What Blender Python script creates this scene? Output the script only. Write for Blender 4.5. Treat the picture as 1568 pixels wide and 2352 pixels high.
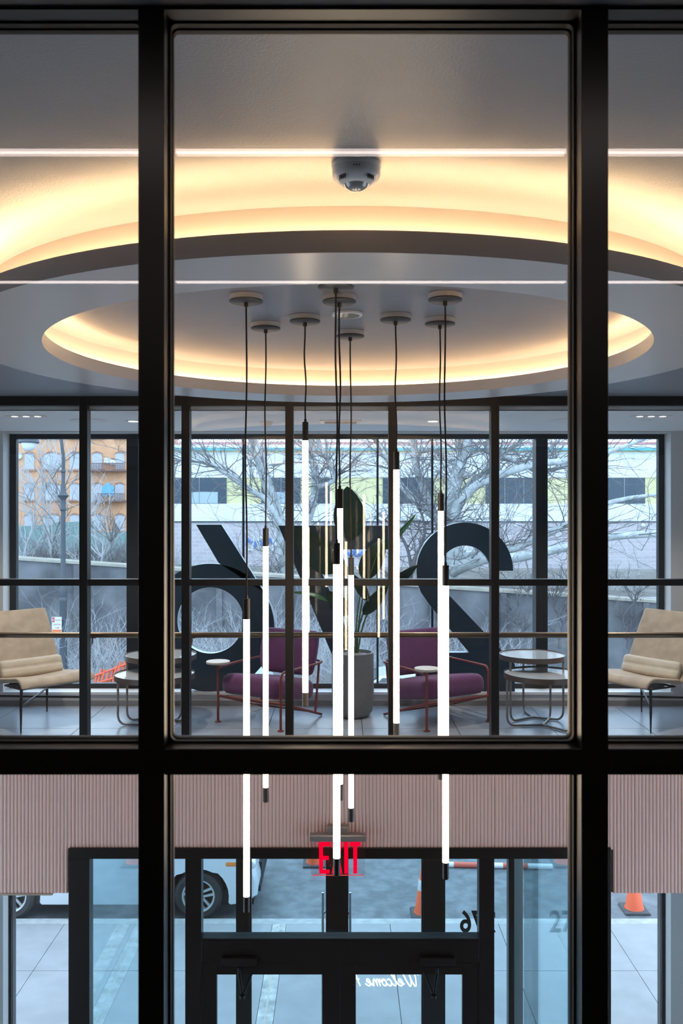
import bpy, math, random
from mathutils import Vector, Matrix

# ------------------------------------------------------------------ camera, world, exposure
for o in list(bpy.data.objects):
    bpy.data.objects.remove(o)
S = bpy.context.scene
COL = S.collection
EYE = 1.90            # eye height above the lounge floor (z = 0)
F, CX, CY = 2046.0, 784.0, 1176.0    # focal length and centre in photo pixels (1568 x 2352)
GR = EYE - 5.70       # lobby floor and pavement
RD = EYE - 5.82       # roadway

cam_d = bpy.data.cameras.new('camera')
cam = bpy.data.objects.new('camera', cam_d)
COL.objects.link(cam)
cam.location = (0, 0, EYE)
cam.rotation_euler = (math.pi / 2, 0, 0)
cam_d.sensor_fit = 'HORIZONTAL'
cam_d.sensor_width = 24.0
cam_d.lens = F / 1568.0 * 24.0
cam_d.clip_start = 0.05
cam_d.clip_end = 400
cam_d.dof.use_dof = True
cam_d.dof.focus_distance = 6.5
cam_d.dof.aperture_fstop = 9.0
S.camera = cam

world = bpy.data.worlds.new('overcast_sky')
S.world = world
world.use_nodes = True
wbg = world.node_tree.nodes['Background']
wbg.inputs['Color'].default_value = (0.66, 0.82, 1.0, 1)
wbg.inputs['Strength'].default_value = 2.35

S.view_settings.view_transform = 'Standard'
S.view_settings.look = 'None'
S.view_settings.exposure = 0.9
S.view_settings.gamma = 1.0
S.view_settings.use_curve_mapping = False
S.cycles.transparent_max_bounces = 32
S.cycles.max_bounces = 12
S.cycles.diffuse_bounces = 5
S.cycles.sample_clamp_indirect = 6.0

COVE_L = 36.0      # cove strips
PEND_L = 10.0      # pendant tubes
STRIP_L = 6.0     # corridor ceiling strips

# ------------------------------------------------------------------ helpers
def XW(x, d): return (x - CX) * d / F
def ZW(y, d): return EYE + (CY - y) * d / F
def P(x, y, d): return Vector((XW(x, d), d, ZW(y, d)))
def FLR(x, y, z=0.0):
    d = F * (EYE - z) / (y - CY)
    return Vector((XW(x, d), d, z))

MATS = {}
def mat(name, col, rough=0.5, metal=0.0, spec=0.5, var=0.0, vscale=8.0, bump=0.0, bscale=60.0, emit=None, estr=0.0,
        coat=0.0, stretch=None, sheen=0.0, col2=None, detail=4.0):
    if name in MATS: return MATS[name]
    m = bpy.data.materials.new(name); m.use_nodes = True
    nt = m.node_tree; b = nt.nodes['Principled BSDF']
    c = (col[0], col[1], col[2], 1)
    b.inputs['Base Color'].default_value = c
    b.inputs['Roughness'].default_value = rough
    b.inputs['Metallic'].default_value = metal
    b.inputs['Specular IOR Level'].default_value = spec
    if coat: b.inputs['Coat Weight'].default_value = coat
    if sheen:
        b.inputs['Sheen Weight'].default_value = sheen
    if var or col2 or bump:
        tc = nt.nodes.new('ShaderNodeTexCoord')
        mp = nt.nodes.new('ShaderNodeMapping')
        nt.links.new(tc.outputs['Object'], mp.inputs['Vector'])
        if stretch: mp.inputs['Scale'].default_value = stretch
    if var or col2:
        n = nt.nodes.new('ShaderNodeTexNoise'); n.inputs['Scale'].default_value = vscale
        n.inputs['Detail'].default_value = detail
        nt.links.new(mp.outputs[0], n.inputs['Vector'])
        r = nt.nodes.new('ShaderNodeValToRGB')
        r.color_ramp.elements[0].position = 0.35; r.color_ramp.elements[1].position = 0.68
        if col2:
            r.color_ramp.elements[0].color = c
            r.color_ramp.elements[1].color = (col2[0], col2[1], col2[2], 1)
        else:
            r.color_ramp.elements[0].color = tuple(max(0, k * (1 - var)) for k in col) + (1,)
            r.color_ramp.elements[1].color = tuple(min(1, k * (1 + var)) for k in col) + (1,)
        nt.links.new(n.outputs['Fac'], r.inputs['Fac'])
        nt.links.new(r.outputs['Color'], b.inputs['Base Color'])
    if bump:
        n2 = nt.nodes.new('ShaderNodeTexNoise'); n2.inputs['Scale'].default_value = bscale
        n2.inputs['Detail'].default_value = 3.0
        nt.links.new(mp.outputs[0], n2.inputs['Vector'])
        bp = nt.nodes.new('ShaderNodeBump'); bp.inputs['Strength'].default_value = bump
        bp.inputs['Distance'].default_value = 0.01
        nt.links.new(n2.outputs['Fac'], bp.inputs['Height'])
        nt.links.new(bp.outputs['Normal'], b.inputs['Normal'])
    if emit:
        b.inputs['Emission Color'].default_value = (emit[0], emit[1], emit[2], 1)
        b.inputs['Emission Strength'].default_value = estr
    MATS[name] = m
    return m

def glass(name, tint=(1, 1, 1), r0=0.045):
    """thin pane: clear transmission plus a Schlick mirror reflection on each face"""
    if name in MATS: return MATS[name]
    m = bpy.data.materials.new(name); m.use_nodes = True
    nt = m.node_tree; nt.nodes.clear()
    out = nt.nodes.new('ShaderNodeOutputMaterial')
    tr = nt.nodes.new('ShaderNodeBsdfTransparent'); tr.inputs['Color'].default_value = tint + (1,)
    gl = nt.nodes.new('ShaderNodeBsdfGlossy'); gl.inputs['Roughness'].default_value = 0.0
    gl.inputs['Color'].default_value = (1, 1, 1, 1)
    g = nt.nodes.new('ShaderNodeNewGeometry')
    dot = nt.nodes.new('ShaderNodeVectorMath'); dot.operation = 'DOT_PRODUCT'
    nt.links.new(g.outputs['Incoming'], dot.inputs[0]); nt.links.new(g.outputs['Normal'], dot.inputs[1])
    def mth(op, a, b=None):
        n = nt.nodes.new('ShaderNodeMath'); n.operation = op
        for i, v in enumerate((a, b)):
            if v is None: continue
            if isinstance(v, (int, float)): n.inputs[i].default_value = v
            else: nt.links.new(v, n.inputs[i])
        return n.outputs[0]
    c = mth('ABSOLUTE', dot.outputs['Value'])
    k = mth('POWER', mth('SUBTRACT', 1.0, c), 5.0)
    f = mth('ADD', r0, mth('MULTIPLY', k, 1.0 - r0))
    mx = nt.nodes.new('ShaderNodeMixShader')
    nt.links.new(f, mx.inputs['Fac']); nt.links.new(tr.outputs[0], mx.inputs[1]); nt.links.new(gl.outputs[0], mx.inputs[2])
    nt.links.new(mx.outputs[0], out.inputs['Surface'])
    MATS[name] = m
    return m

def emis(name, col, strength):
    if name in MATS: return MATS[name]
    m = bpy.data.materials.new(name); m.use_nodes = True
    nt = m.node_tree; nt.nodes.clear()
    out = nt.nodes.new('ShaderNodeOutputMaterial'); e = nt.nodes.new('ShaderNodeEmission')
    e.inputs['Color'].default_value = (col[0], col[1], col[2], 1); e.inputs['Strength'].default_value = strength
    nt.links.new(e.outputs[0], out.inputs['Surface'])
    MATS[name] = m
    return m

class MB:
    """collects geometry in world (or local) coordinates; build() links it as one mesh object"""
    def __init__(self): self.v = []; self.f = []
    def add(self, vs, fs):
        k = len(self.v); self.v += [tuple(p) for p in vs]; self.f += [tuple(i + k for i in f) for f in fs]
        return self
    def box(self, x0, x1, y0, y1, z0, z1):
        x0, x1 = min(x0, x1), max(x0, x1); y0, y1 = min(y0, y1), max(y0, y1); z0, z1 = min(z0, z1), max(z0, z1)
        return self.add([(x0, y0, z0), (x1, y0, z0), (x1, y1, z0), (x0, y1, z0), (x0, y0, z1), (x1, y0, z1), (x1, y1, z1), (x0, y1, z1)],
                 [(0, 3, 2, 1), (4, 5, 6, 7), (0, 1, 5, 4), (1, 2, 6, 5), (2, 3, 7, 6), (3, 0, 4, 7)])
    def tube(self, pts, rad, n=10, cap=True):
        pts = [Vector(p) for p in pts]
        if not isinstance(rad, (list, tuple)): rad = [rad] * len(pts)
        vs = []; fs = []
        t0 = (pts[1] - pts[0]).normalized()
        up = Vector((0, 0, 1)) if abs(t0.z) < 0.9 else Vector((1, 0, 0))
        u = t0.cross(up).normalized()
        for i, p in enumerate(pts):
            if i == 0: t = pts[1] - pts[0]
            elif i == len(pts) - 1: t = pts[-1] - pts[-2]
            else: t = (pts[i + 1] - p).normalized() + (p - pts[i - 1]).normalized()
            if t.length < 1e-9: t = t0
            t.normalize()
            u = (u - t * u.dot(t))
            if u.length < 1e-6: u = t.orthogonal()
            u.normalize(); w = t.cross(u)
            for k in range(n):
                a = 2 * math.pi * k / n
                vs.append(p + (u * math.cos(a) + w * math.sin(a)) * rad[i])
        for i in range(len(pts) - 1):
            for k in range(n):
                k2 = (k + 1) % n
                fs.append((i * n + k, i * n + k2, (i + 1) * n + k2, (i + 1) * n + k))
        if cap:
            fs.append(tuple(range(n - 1, -1, -1))); m = (len(pts) - 1) * n
            fs.append(tuple(range(m, m + n)))
        return self.add(vs, fs)
    def lathe(self, prof, c=(0, 0, 0), n=32, axis='z', cap=True):
        """prof: list of (r, h); closed at r = 0 ends"""
        vs = []; fs = []
        for r, h in prof:
            for k in range(n):
                a = 2 * math.pi * k / n
                p = (r * math.cos(a), r * math.sin(a), h)
                if axis == 'y': p = (r * math.cos(a), h, r * math.sin(a))
                if axis == 'x': p = (h, r * math.cos(a), r * math.sin(a))
                vs.append((p[0] + c[0], p[1] + c[1], p[2] + c[2]))
        for i in range(len(prof) - 1):
            for k in range(n):
                k2 = (k + 1) % n
                fs.append((i * n + k, i * n + k2, (i + 1) * n + k2, (i + 1) * n + k))
        if cap and prof[0][0] > 1e-6: fs.append(tuple(range(n - 1, -1, -1)))
        if cap and prof[-1][0] > 1e-6:
            m = (len(prof) - 1) * n; fs.append(tuple(range(m, m + n)))
        return self.add(vs, fs)
    def ring(self, prof, c, n=128):
        """closed profile (r, z) swept round a vertical axis"""
        vs = []; fs = []; m = len(prof)
        for k in range(n):
            a = 2 * math.pi * k / n
            for r, z in prof: vs.append((c[0] + r * math.cos(a), c[1] + r * math.sin(a), z))
        for k in range(n):
            k2 = (k + 1) % n
            for i in range(m):
                j = (i + 1) % m
                fs.append((k * m + i, k2 * m + i, k2 * m + j, k * m + j))
        return self.add(vs, fs)
    def prism(self, poly, y0, y1, caps=True, sides=True):
        """polygon of (x, z) pulled from y0 to y1"""
        n = len(poly); vs = [(x, y0, z) for x, z in poly] + [(x, y1, z) for x, z in poly]; fs = []
        if caps: fs += [tuple(range(n)), tuple(range(2 * n - 1, n - 1, -1))]
        if sides: fs += [(i, i + n, (i + 1) % n + n, (i + 1) % n) for i in range(n)]
        return self.add(vs, fs)
    def band(self, inner, outer, y0, y1, caps=True, sides=True):
        """ring between two loops of equal length (x, z), pulled from y0 to y1"""
        n = len(inner)
        vs = [(x, y0, z) for x, z in inner] + [(x, y0, z) for x, z in outer] + [(x, y1, z) for x, z in inner] + [(x, y1, z) for x, z in outer]
        fs = []
        for i in range(n):
            j = (i + 1) % n
            if caps: fs += [(i, j, n + j, n + i), (2 * n + i, 3 * n + i, 3 * n + j, 2 * n + j)]
            if sides: fs += [(i, 2 * n + i, 2 * n + j, j), (n + i, n + j, 3 * n + j, 3 * n + i)]
        return self.add(vs, fs)
    def rbox(self, c, s, r, n=6, fn=None):
        """rounded box, centre c, size s, corner radius r; fn deforms each point"""
        hx, hy, hz = s[0] / 2, s[1] / 2, s[2] / 2
        for ax in range(3):
            for sg in (-1, 1):
                vs = []
                for i in range(n + 1):
                    for j in range(n + 1):
                        q = [0, 0, 0]; q[ax] = sg
                        q[(ax + 1) % 3] = -1 + 2 * i / n; q[(ax + 2) % 3] = -1 + 2 * j / n
                        p = Vector((q[0] * hx, q[1] * hy, q[2] * hz))
                        # push samples towards the rounded rim
                        inn = Vector((max(-(hx - r), min(hx - r, p.x)), max(-(hy - r), min(hy - r, p.y)), max(-(hz - r), min(hz - r, p.z))))
                        dlt = p - inn
                        if dlt.length > 1e-9: p = inn + dlt.normalized() * r
                        p = p + Vector(c)
                        vs.append(fn(p) if fn else p)
                fs = []
                for i in range(n):
                    for j in range(n):
                        a = i * (n + 1) + j
                        q4 = (a, a + n + 1, a + n + 2, a + 1)
                        fs.append(q4 if sg > 0 else q4[::-1])
                self.add(vs, fs)
        return self
    def build(self, name, m, parent=None, loc=None, smooth=0, weld=False, bevel=0.0):
        me = bpy.data.meshes.new(name)
        o3 = Vector((0, 0, 0))
        if parent is not None and loc is None: o3 = world_loc(parent)
        if loc is not None: o3 = Vector(loc)
        me.from_pydata([(p[0] - o3.x, p[1] - o3.y, p[2] - o3.z) for p in self.v], [], self.f)
        me.materials.append(m)
        if weld:
            import bmesh
            bm = bmesh.new(); bm.from_mesh(me); bmesh.ops.remove_doubles(bm, verts=bm.verts, dist=1e-5); bm.to_mesh(me); bm.free()
        if smooth:
            me.shade_smooth()
            try: me.set_sharp_from_angle(angle=math.radians(smooth))
            except Exception: pass
        me.update()
        o = bpy.data.objects.new(name, me); COL.objects.link(o)
        if parent is not None: o.parent = parent
        if loc is not None:
            o.location = o3 - (world_loc(parent) if parent is not None else Vector((0, 0, 0)))
        if bevel:
            b = o.modifiers.new('bevel', 'BEVEL'); b.width = bevel; b.segments = 2; b.limit_method = 'ANGLE'
        return o

def world_loc(o):
    v = Vector(o.location)
    while o.parent is not None:
        o = o.parent; v += Vector(o.location)
    return v

def empty(name, loc, rz=0.0):
    e = bpy.data.objects.new(name, None); COL.objects.link(e)
    e.location = loc; e.rotation_euler = (0, 0, rz); e.empty_display_size = 0.1
    return e
def tag(o, label, cat, group=None, kind=None):
    o['label'] = label; o['category'] = cat
    if group: o['group'] = group
    if kind: o['kind'] = kind
    return o
def struct(o, label=None, cat=None):
    o['kind'] = 'structure'
    if label: o['label'] = label
    if cat: o['category'] = cat
    return o
def local(mb, name, m, parent, smooth=0, weld=False, bevel=0.0):
    """part whose vertices are already local to its thing"""
    return mb.build(name, m, parent, loc=world_loc(parent), smooth=smooth, weld=weld, bevel=bevel) if False else _local(mb, name, m, parent, smooth, weld, bevel)
def _local(mb, name, m, parent, smooth, weld, bevel):
    o = mb.build(name, m, None, smooth=smooth, weld=weld, bevel=bevel)
    o.parent = parent
    return o
def copy_tree(o, parent=None):
    c = o.copy(); COL.objects.link(c); c.parent = parent
    for ch in list(o.children): copy_tree(ch, c)
    return c
def inst(src, loc, parent, name=None):
    c = src.copy(); COL.objects.link(c); c.parent = parent; c.location = loc
    return c
def circ(cx, cz, r, n=64, a0=0.0, a1=360.0, closed=True):
    m = n if closed else n + 1
    return [(cx + r * math.cos(math.radians(a0 + (a1 - a0) * k / n)), cz + r * math.sin(math.radians(a0 + (a1 - a0) * k / n))) for k in range(m)]
def rrect(x0, x1, z0, z1, r, n=6):
    pts = []
    for cx, cz, a in ((x1 - r, z1 - r, 0), (x0 + r, z1 - r, 90), (x0 + r, z0 + r, 180), (x1 - r, z0 + r, 270)):
        for k in range(n + 1):
            t = math.radians(a + 90 * k / n); pts.append((cx + r * math.cos(t), cz + r * math.sin(t)))
    return pts
def smooth_path(pts, sub=6):
    """Catmull-Rom through the points"""
    pts = [Vector(p) for p in pts]; out = []
    for i in range(len(pts) - 1):
        p0 = pts[max(0, i - 1)]; p1 = pts[i]; p2 = pts[i + 1]; p3 = pts[min(len(pts) - 1, i + 2)]
        for k in range(sub):
            t = k / sub
            out.append(0.5 * ((2 * p1) + (p2 - p0) * t + (2 * p0 - 5 * p1 + 4 * p2 - p3) * t * t + (3 * p1 - p0 - 3 * p2 + p3) * t ** 3))
    out.append(pts[-1]); return out
def text_mesh(s, size, m, parent, loc, rot, name='lettering', extrude=0.001, align='CENTER', offset=0.0):
    cu = bpy.data.curves.new(name, 'FONT'); cu.body = s; cu.size = size; cu.extrude = extrude; cu.align_x = align; cu.offset = offset
    t = bpy.data.objects.new(name + '_curve', cu); COL.objects.link(t)
    bpy.context.view_layer.update()
    me = bpy.data.meshes.new_from_object(t.evaluated_get(bpy.context.evaluated_depsgraph_get()))
    bpy.data.objects.remove(t); bpy.data.curves.remove(cu)
    me.materials.clear(); me.materials.append(m); me.name = name
    o = bpy.data.objects.new(name, me); COL.objects.link(o)
    o.parent = parent; o.location = Vector(loc) - (world_loc(parent) if parent is not None else Vector((0, 0, 0)))
    o.rotation_euler = rot
    return o

# ------------------------------------------------------------------ materials
M_black = mat('black_satin_metal', (0.012, 0.011, 0.011), 0.32, 0.0, 0.5)
M_nearblack = mat('near_frame_paint', (0.010, 0.009, 0.0085), 0.34, 0.0, 0.55)
M_gasket = mat('rubber_gasket', (0.004, 0.004, 0.004), 0.55, 0.0, 0.3)
M_bronze_frame = mat('dark_bronze_frame', (0.010, 0.009, 0.0095), 0.38, 0.0, 0.5)
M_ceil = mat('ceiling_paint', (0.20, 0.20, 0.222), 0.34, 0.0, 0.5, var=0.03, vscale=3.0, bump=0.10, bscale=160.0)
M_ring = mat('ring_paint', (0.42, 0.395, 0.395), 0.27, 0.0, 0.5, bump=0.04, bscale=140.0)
M_ring_lit = mat('ring_paint_lit', (0.50, 0.47, 0.45), 0.55)  # ring paint lightened so the upstand shows as the cove-lit band
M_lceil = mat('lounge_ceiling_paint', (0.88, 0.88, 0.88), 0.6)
M_wall = mat('wall_paint', (0.66, 0.66, 0.66), 0.7, bump=0.03, bscale=80)
M_white = mat('white_trim', (0.80, 0.80, 0.80), 0.5)
M_base = mat('grey_baseboard', (0.24, 0.24, 0.25), 0.6)
M_dark = mat('dark_wall', (0.05, 0.045, 0.042), 0.8)
M_corr = mat('corridor_ceiling', (0.12, 0.11, 0.105), 0.8)
M_wood = mat('lobby_wood', (0.23, 0.10, 0.045), 0.5, var=0.25, vscale=6, stretch=(12, 12, 1))
M_slat = mat('pink_grey_slat', (0.88, 0.60, 0.52), 0.5, 0.0, 0.4, var=0.03, vscale=2.0)
M_slatgap = mat('slat_backing', (0.16, 0.12, 0.115), 0.8)
M_trimwood = mat('pale_wood_trim', (0.50, 0.38, 0.28), 0.55)
G_near = glass('partition_glass', (0.97, 0.98, 0.985))
G_lounge = glass('lounge_glass', (0.95, 0.97, 0.98), 0.036)
G_win = glass('window_glass', (0.93, 0.965, 0.985))
G_vest = glass('vestibule_glass', (0.86, 0.955, 0.975))

# ------------------------------------------------------------------ the building shell
D_NEAR = 1.615        # glass of the near partition
D_GL = 6.88           # front of the lounge partition
D_FAC = 8.75          # inner face of the facade wall
D_WIN = 8.922         # window frames in the facade
ZC = EYE + 0.895      # main ceiling
ZLC = EYE + 0.7955    # lounge ceiling
XL, XR = -5.0, 5.0

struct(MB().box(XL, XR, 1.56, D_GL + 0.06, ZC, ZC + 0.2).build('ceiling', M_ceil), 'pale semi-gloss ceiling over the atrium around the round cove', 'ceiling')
c1 = MB().box(XL, XR, -3.2, 1.56, EYE + 0.885, ZC + 0.2)
struct(c1.build('ceiling_corridor', M_corr), 'dark corridor ceiling on the camera side of the glass partition', 'ceiling')
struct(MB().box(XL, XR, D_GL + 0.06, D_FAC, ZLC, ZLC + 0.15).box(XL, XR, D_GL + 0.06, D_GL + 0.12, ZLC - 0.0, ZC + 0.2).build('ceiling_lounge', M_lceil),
       'flat white ceiling of the lounge behind the glass', 'ceiling')
# unseen windows added low in both side walls to let fill daylight in
FW0, FW1, FZ0, FZ1 = 2.1, 6.5, GR + 0.12, -0.35
for nm, xa, xb, lab in (('wall_left', XL - 0.2, XL, 'plain grey side wall left of the atrium'), ('wall_right', XR, XR + 0.2, 'plain grey side wall right of the atrium')):
    w_ = MB().box(xa, xb, -3.2, FW0, GR - 0.2, ZC + 0.2).box(xa, xb, FW1, D_FAC + 0.3, GR - 0.2, ZC + 0.2).box(xa, xb, FW0, FW1, FZ1, ZC + 0.2).box(xa, xb, FW0, FW1, GR - 0.2, FZ0)
    struct(w_.build(nm, M_wall), lab, 'wall')
for nm, xa, lab in (('added_window_left', XL - 0.1, 'added unseen window lighting the lobby from the left wall'), ('added_window_right', XR + 0.1, 'added unseen window lighting the lobby from the right wall')):
    w_ = empty(nm, (xa, (FW0 + FW1) / 2, FZ0)); struct(w_, lab, 'window')
    n_ = 3; st = (FW1 - FW0) / n_
    for k in range(n_ + 1):
        yy = FW0 + k * st; MB().box(xa - 0.04, xa + 0.04, max(FW0, yy - 0.03), min(FW1, yy + 0.03), FZ0, FZ1).build('mullion', M_black, w_)
    for k in range(n_):
        MB().box(xa - 0.005, xa + 0.005, FW0 + k * st + 0.03, FW0 + (k + 1) * st - 0.03, FZ0, FZ1).build('pane', G_win, w_)
struct(MB().box(XL, XR, -3.4, -3.2, -0.2, ZC + 0.2).build('wall_back', M_dark), 'dark corridor wall behind the viewpoint', 'wall')
struct(MB().box(XL, XR, -3.2, 1.66, -0.30, 0.0).build('floor_corridor', M_dark), 'dark corridor floor on the camera side', 'floor')
struct(MB().box(XL, XR, 1.45, 1.60, GR, -0.30).build('wall_lobby_rear', M_wood), 'brown wood lobby wall under the corridor', 'wall')
M_lobby = mat('lobby_floor_stone', (0.22, 0.20, 0.19), 0.35, var=0.2, vscale=20)
struct(MB().box(XL, XR, 1.45, D_FAC + 0.3, GR - 0.2, GR).build('floor_lobby', M_lobby), 'grey stone lobby floor inside the entrance', 'floor')

# facade wall with the upper window opening and the ground-floor opening
OX0, OX1 = XW(7, D_FAC), XW(1540, D_FAC)
ZSILL = EYE - 1.768
ZHEAD = EYE + 0.7806
ZSOF = EYE - 2.58     # top of the ground-floor opening
wf = MB()
wf.box(XL, OX0, D_FAC, D_FAC + 0.3, GR, ZC + 0.2).box(OX1, XR, D_FAC, D_FAC + 0.3, GR, ZC + 0.2)
wf.box(OX0, OX1, D_FAC, D_FAC + 0.3, ZHEAD, ZC + 0.2).box(OX0, OX1, D_FAC, D_FAC + 0.3, ZSOF, ZSILL)
struct(wf.build('wall_facade', M_wall), 'grey street wall of the building with large window openings', 'wall')
struct(MB().box(OX0 - 0.02, OX1 + 0.02, D_FAC - 0.02, D_WIN, ZSILL - 0.022, ZSILL + 0.002).build('trim_1', M_white), 'white window sill board under the lounge window', 'sill')
struct(MB().box(XL, XR, D_FAC - 0.018, D_FAC, 0.0, 0.05).build('baseboard_far', M_base), 'grey baseboard along the lounge window wall', 'baseboard')
# lounge floor slab with its tiles
slab = MB().box(XL, XR, D_GL - 0.02, D_FAC, -0.62, -0.012)
M_grout = mat('tile_grout', (0.10, 0.11, 0.12), 0.9)
fl = struct(slab.build('floor_lounge', M_grout), 'blue grey terrazzo tile floor of the lounge', 'floor')
def terrazzo():
    m = mat('terrazzo', (0.30, 0.32, 0.345), 0.30, 0, 0.5)
    nt = m.node_tree; b = nt.nodes['Principled BSDF']
    tc = nt.nodes.new('ShaderNodeTexCoord')
    v = nt.nodes.new('ShaderNodeTexVoronoi'); v.inputs['Scale'].default_value = 55
    nt.links.new(tc.outputs['Object'], v.inputs['Vector'])
    r = nt.nodes.new('ShaderNodeValToRGB')
    for e, (p, c) in zip(r.color_ramp.elements, ((0.16, (0.72, 0.74, 0.76, 1)), (0.24, (0.36, 0.405, 0.47, 1)))):
        e.position = p; e.color = c
    nt.links.new(v.outputs['Distance'], r.inputs['Fac'])
    n = nt.nodes.new('ShaderNodeTexNoise'); n.inputs['Scale'].default_value = 22
    nt.links.new(tc.outputs['Object'], n.inputs['Vector'])
    mx = nt.nodes.new('ShaderNodeMix'); mx.data_type = 'RGBA'
    nt.links.new(n.outputs['Fac'], mx.inputs['Factor'])
    mx.inputs[6].default_value = (0.37, 0.415, 0.48, 1)
    nt.links.new(r.outputs['Color'], mx.inputs[7]); nt.links.new(mx.outputs[2], b.inputs['Base Color'])
    return m
M_terr = terrazzo()
TX, TY = 0.83, 0.80
tile0 = None
yr = [D_GL + 0.12 - 0.0, 7.02, 7.82, D_FAC - 0.018]
for r_ in range(2):
    ya, yb = yr[r_ + 1], yr[r_ + 2]
    src = None
    for k in range(-6, 5):
        xa = 1.013 + k * TX
        if xa < XL or xa + TX > XR: continue
        if src is None:
            src = MB().box(0.003, TX - 0.003, 0.003, yb - ya - 0.003, -0.012, 0.0).build('floor_tile', M_terr); src.parent = fl; src.location = (xa, ya, 0)
        else: inst(src, (xa, ya, 0), fl)

# ------------------------------------------------------------------ near partition (black steel frame with glass)
near = empty('window_1', (0, 1.61, 0.0)); struct(near, 'black steel glazed partition between the corridor and the atrium', 'partition')
D1, D2 = 1.558, 1.655
LX = (XW(317, D1), XW(377, D1)); RX = (XW(1335, D1), XW(1397, D1))
ZR0, ZR1 = ZW(1780, D1), ZW(1720, D1)
ZH = ZW(22, D1)
pitch = RX[0] - LX[0]
muls = [(LX[0] + k * pitch, LX[1] + k * pitch) for k in range(-4, 6)]
muls[4] = LX; muls[5] = RX
for a, b in muls:
    MB().box(a, b, D1, D2, 0.0, ZC).build('mullion', M_nearblack, near, bevel=0.0015)
for i in range(len(muls) - 1):
    a, b = muls[i][1], muls[i + 1][0]
    MB().box(a, b, D1, D2, ZR0, ZR1).build('transom', M_nearblack, near, bevel=0.0015)
    MB().box(a, b, D1, D2 - 0.015, ZH, ZC).build('head_rail', M_nearblack, near)
    MB().box(a, b, D1, D2, 0.0, 0.06).build('sill_rail', M_nearblack, near)
    for z0, z1, in ((0.06, ZR0), (ZR1, ZH)):
        MB().box(a, b, D_NEAR - 0.004, D_NEAR + 0.004, z0, z1).build('pane', G_near, near)
        g = MB(); ins = 0.0035
        g.band(rrect(a + ins, b - ins, z0 + ins, z1 - ins, 0.012), rrect(a, b, z0, z1, 0.0005), D_NEAR - 0.018, D_NEAR - 0.0045)
        g.band(rrect(a + ins, b - ins, z0 + ins, z1 - ins, 0.012), rrect(a, b, z0, z1, 0.0005), D_NEAR + 0.0045, D_NEAR + 0.016)
        g.build('gasket', M_gasket, near)

# ceiling strip lights in the corridor (seen as reflections in the near glass)
M_strip = emis('strip_diffuser', (1.0, 0.84, 0.78), STRIP_L)
ZST = EYE + 0.88
for dy, lab in ((2 * D_NEAR - F * 0.88 / 826.0, 'slim ceiling strip light beside the glass partition'), (2 * D_NEAR - F * 0.88 / 528.0, 'slim ceiling strip light over the middle of the corridor')):
    t = empty('linear_ceiling_light', (0, dy, ZST)); tag(t, lab, 'ceiling light', 'strip lights on the corridor ceiling')
    MB().box(-2.4, 2.4, dy - 0.017, dy + 0.017, ZST, ZST + 0.006).build('diffuser', M_strip, t)
    MB().box(-2.42, 2.42, dy - 0.023, dy - 0.017, ZST - 0.001, ZST + 0.008).box(-2.42, 2.42, dy + 0.017, dy + 0.023, ZST - 0.001, ZST + 0.008).build('channel', M_nearblack, t)

# ------------------------------------------------------------------ round cove hung below the ceiling
dn, df = F * 0.725 / 524.0, F * 0.725 / 267.0
RC = (XW(797, 4.19), (dn + df) / 2); RI = (df - dn) / 2
RO = RC[1] - F * 0.725 / 596.0
ZB, ZT = EYE + 0.725, EYE + 0.788
WI, WO = RI + 0.075, RO - 0.115
ring = empty('trim_2', (RC[0], RC[1], ZB)); struct(ring, 'round dropped ceiling ring with glowing cove lighting on both edges', 'ceiling ring')
MB().ring([(RI, ZB), (RO, ZB), (RO, ZT), (RO - 0.018, ZT), (RO - 0.018, ZT - 0.03), (RI + 0.018, ZT - 0.03), (RI + 0.018, ZT), (RI, ZT)], RC, 160).build('ring_soffit', M_ring, ring, smooth=40)
MB().ring([(WI, ZT - 0.031), (WO, ZT - 0.031), (WO, ZC + 0.002), (WI, ZC + 0.002)], RC, 160).build('ring_upstand', M_ring_lit, ring, smooth=40)
M_cove = emis('cove_led', (1.0, 0.645, 0.325), COVE_L)
MB().ring([(WO + 0.012, ZT - 0.029), (WO + 0.036, ZT - 0.029), (WO + 0.036, ZT - 0.022), (WO + 0.012, ZT - 0.022)], RC, 160).build('led_strip', M_cove, ring)
MB().ring([(WI - 0.032, ZT - 0.029), (WI - 0.012, ZT - 0.029), (WI - 0.012, ZT - 0.022), (WI - 0.032, ZT - 0.022)], RC, 160).build('led_strip', M_cove, ring)

# ------------------------------------------------------------------ pendants
PEND = [(565, 695, 566, 1368, 1422, 2058, 2095), (610, 757, 610, 1207, 1255, 1808, 1842), (700, 741, 701, 963, 1012, 1590, 1622),
        (771, 663, 773, 1239, 1296, 1970, 2011), (779, 696, 780, 1116, 1168, 1800, 1838), (804, 775, 806, 1275, 1321, 1855, 1887),
        (908, 738, 910, 1031, 1079, 1660, 1694), (1010, 747, 1012, 1127, 1174, 1757, 1790), (1022, 692, 1023, 1291, 1345, 1980, 2019)]
M_tube = emis('tube_glow', (1.0, 0.76, 0.52), PEND_L)
M_cap = mat('pendant_cap', (0.018, 0.016, 0.015), 0.4)
M_canopy = mat('canopy_metal', (0.035, 0.035, 0.038), 0.4)
M_spacer = mat('canopy_spacer', (0.45, 0.43, 0.43), 0.5)
M_cord = mat('cord_fabric', (0.02, 0.015, 0.012), 0.8)
ranks = {}
dl = []
for i, p in enumerate(PEND):
    d = F * 0.865 / (CY - p[1]); dl.append((ZW(p[3], d), i))
words = ['shortest', 'second shortest', 'third shortest', 'fourth shortest', 'middle-length', 'fourth longest', 'third longest', 'second longest', 'longest']
for w, (zz, i) in zip(words, sorted(dl, reverse=True)): ranks[i] = w
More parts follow.
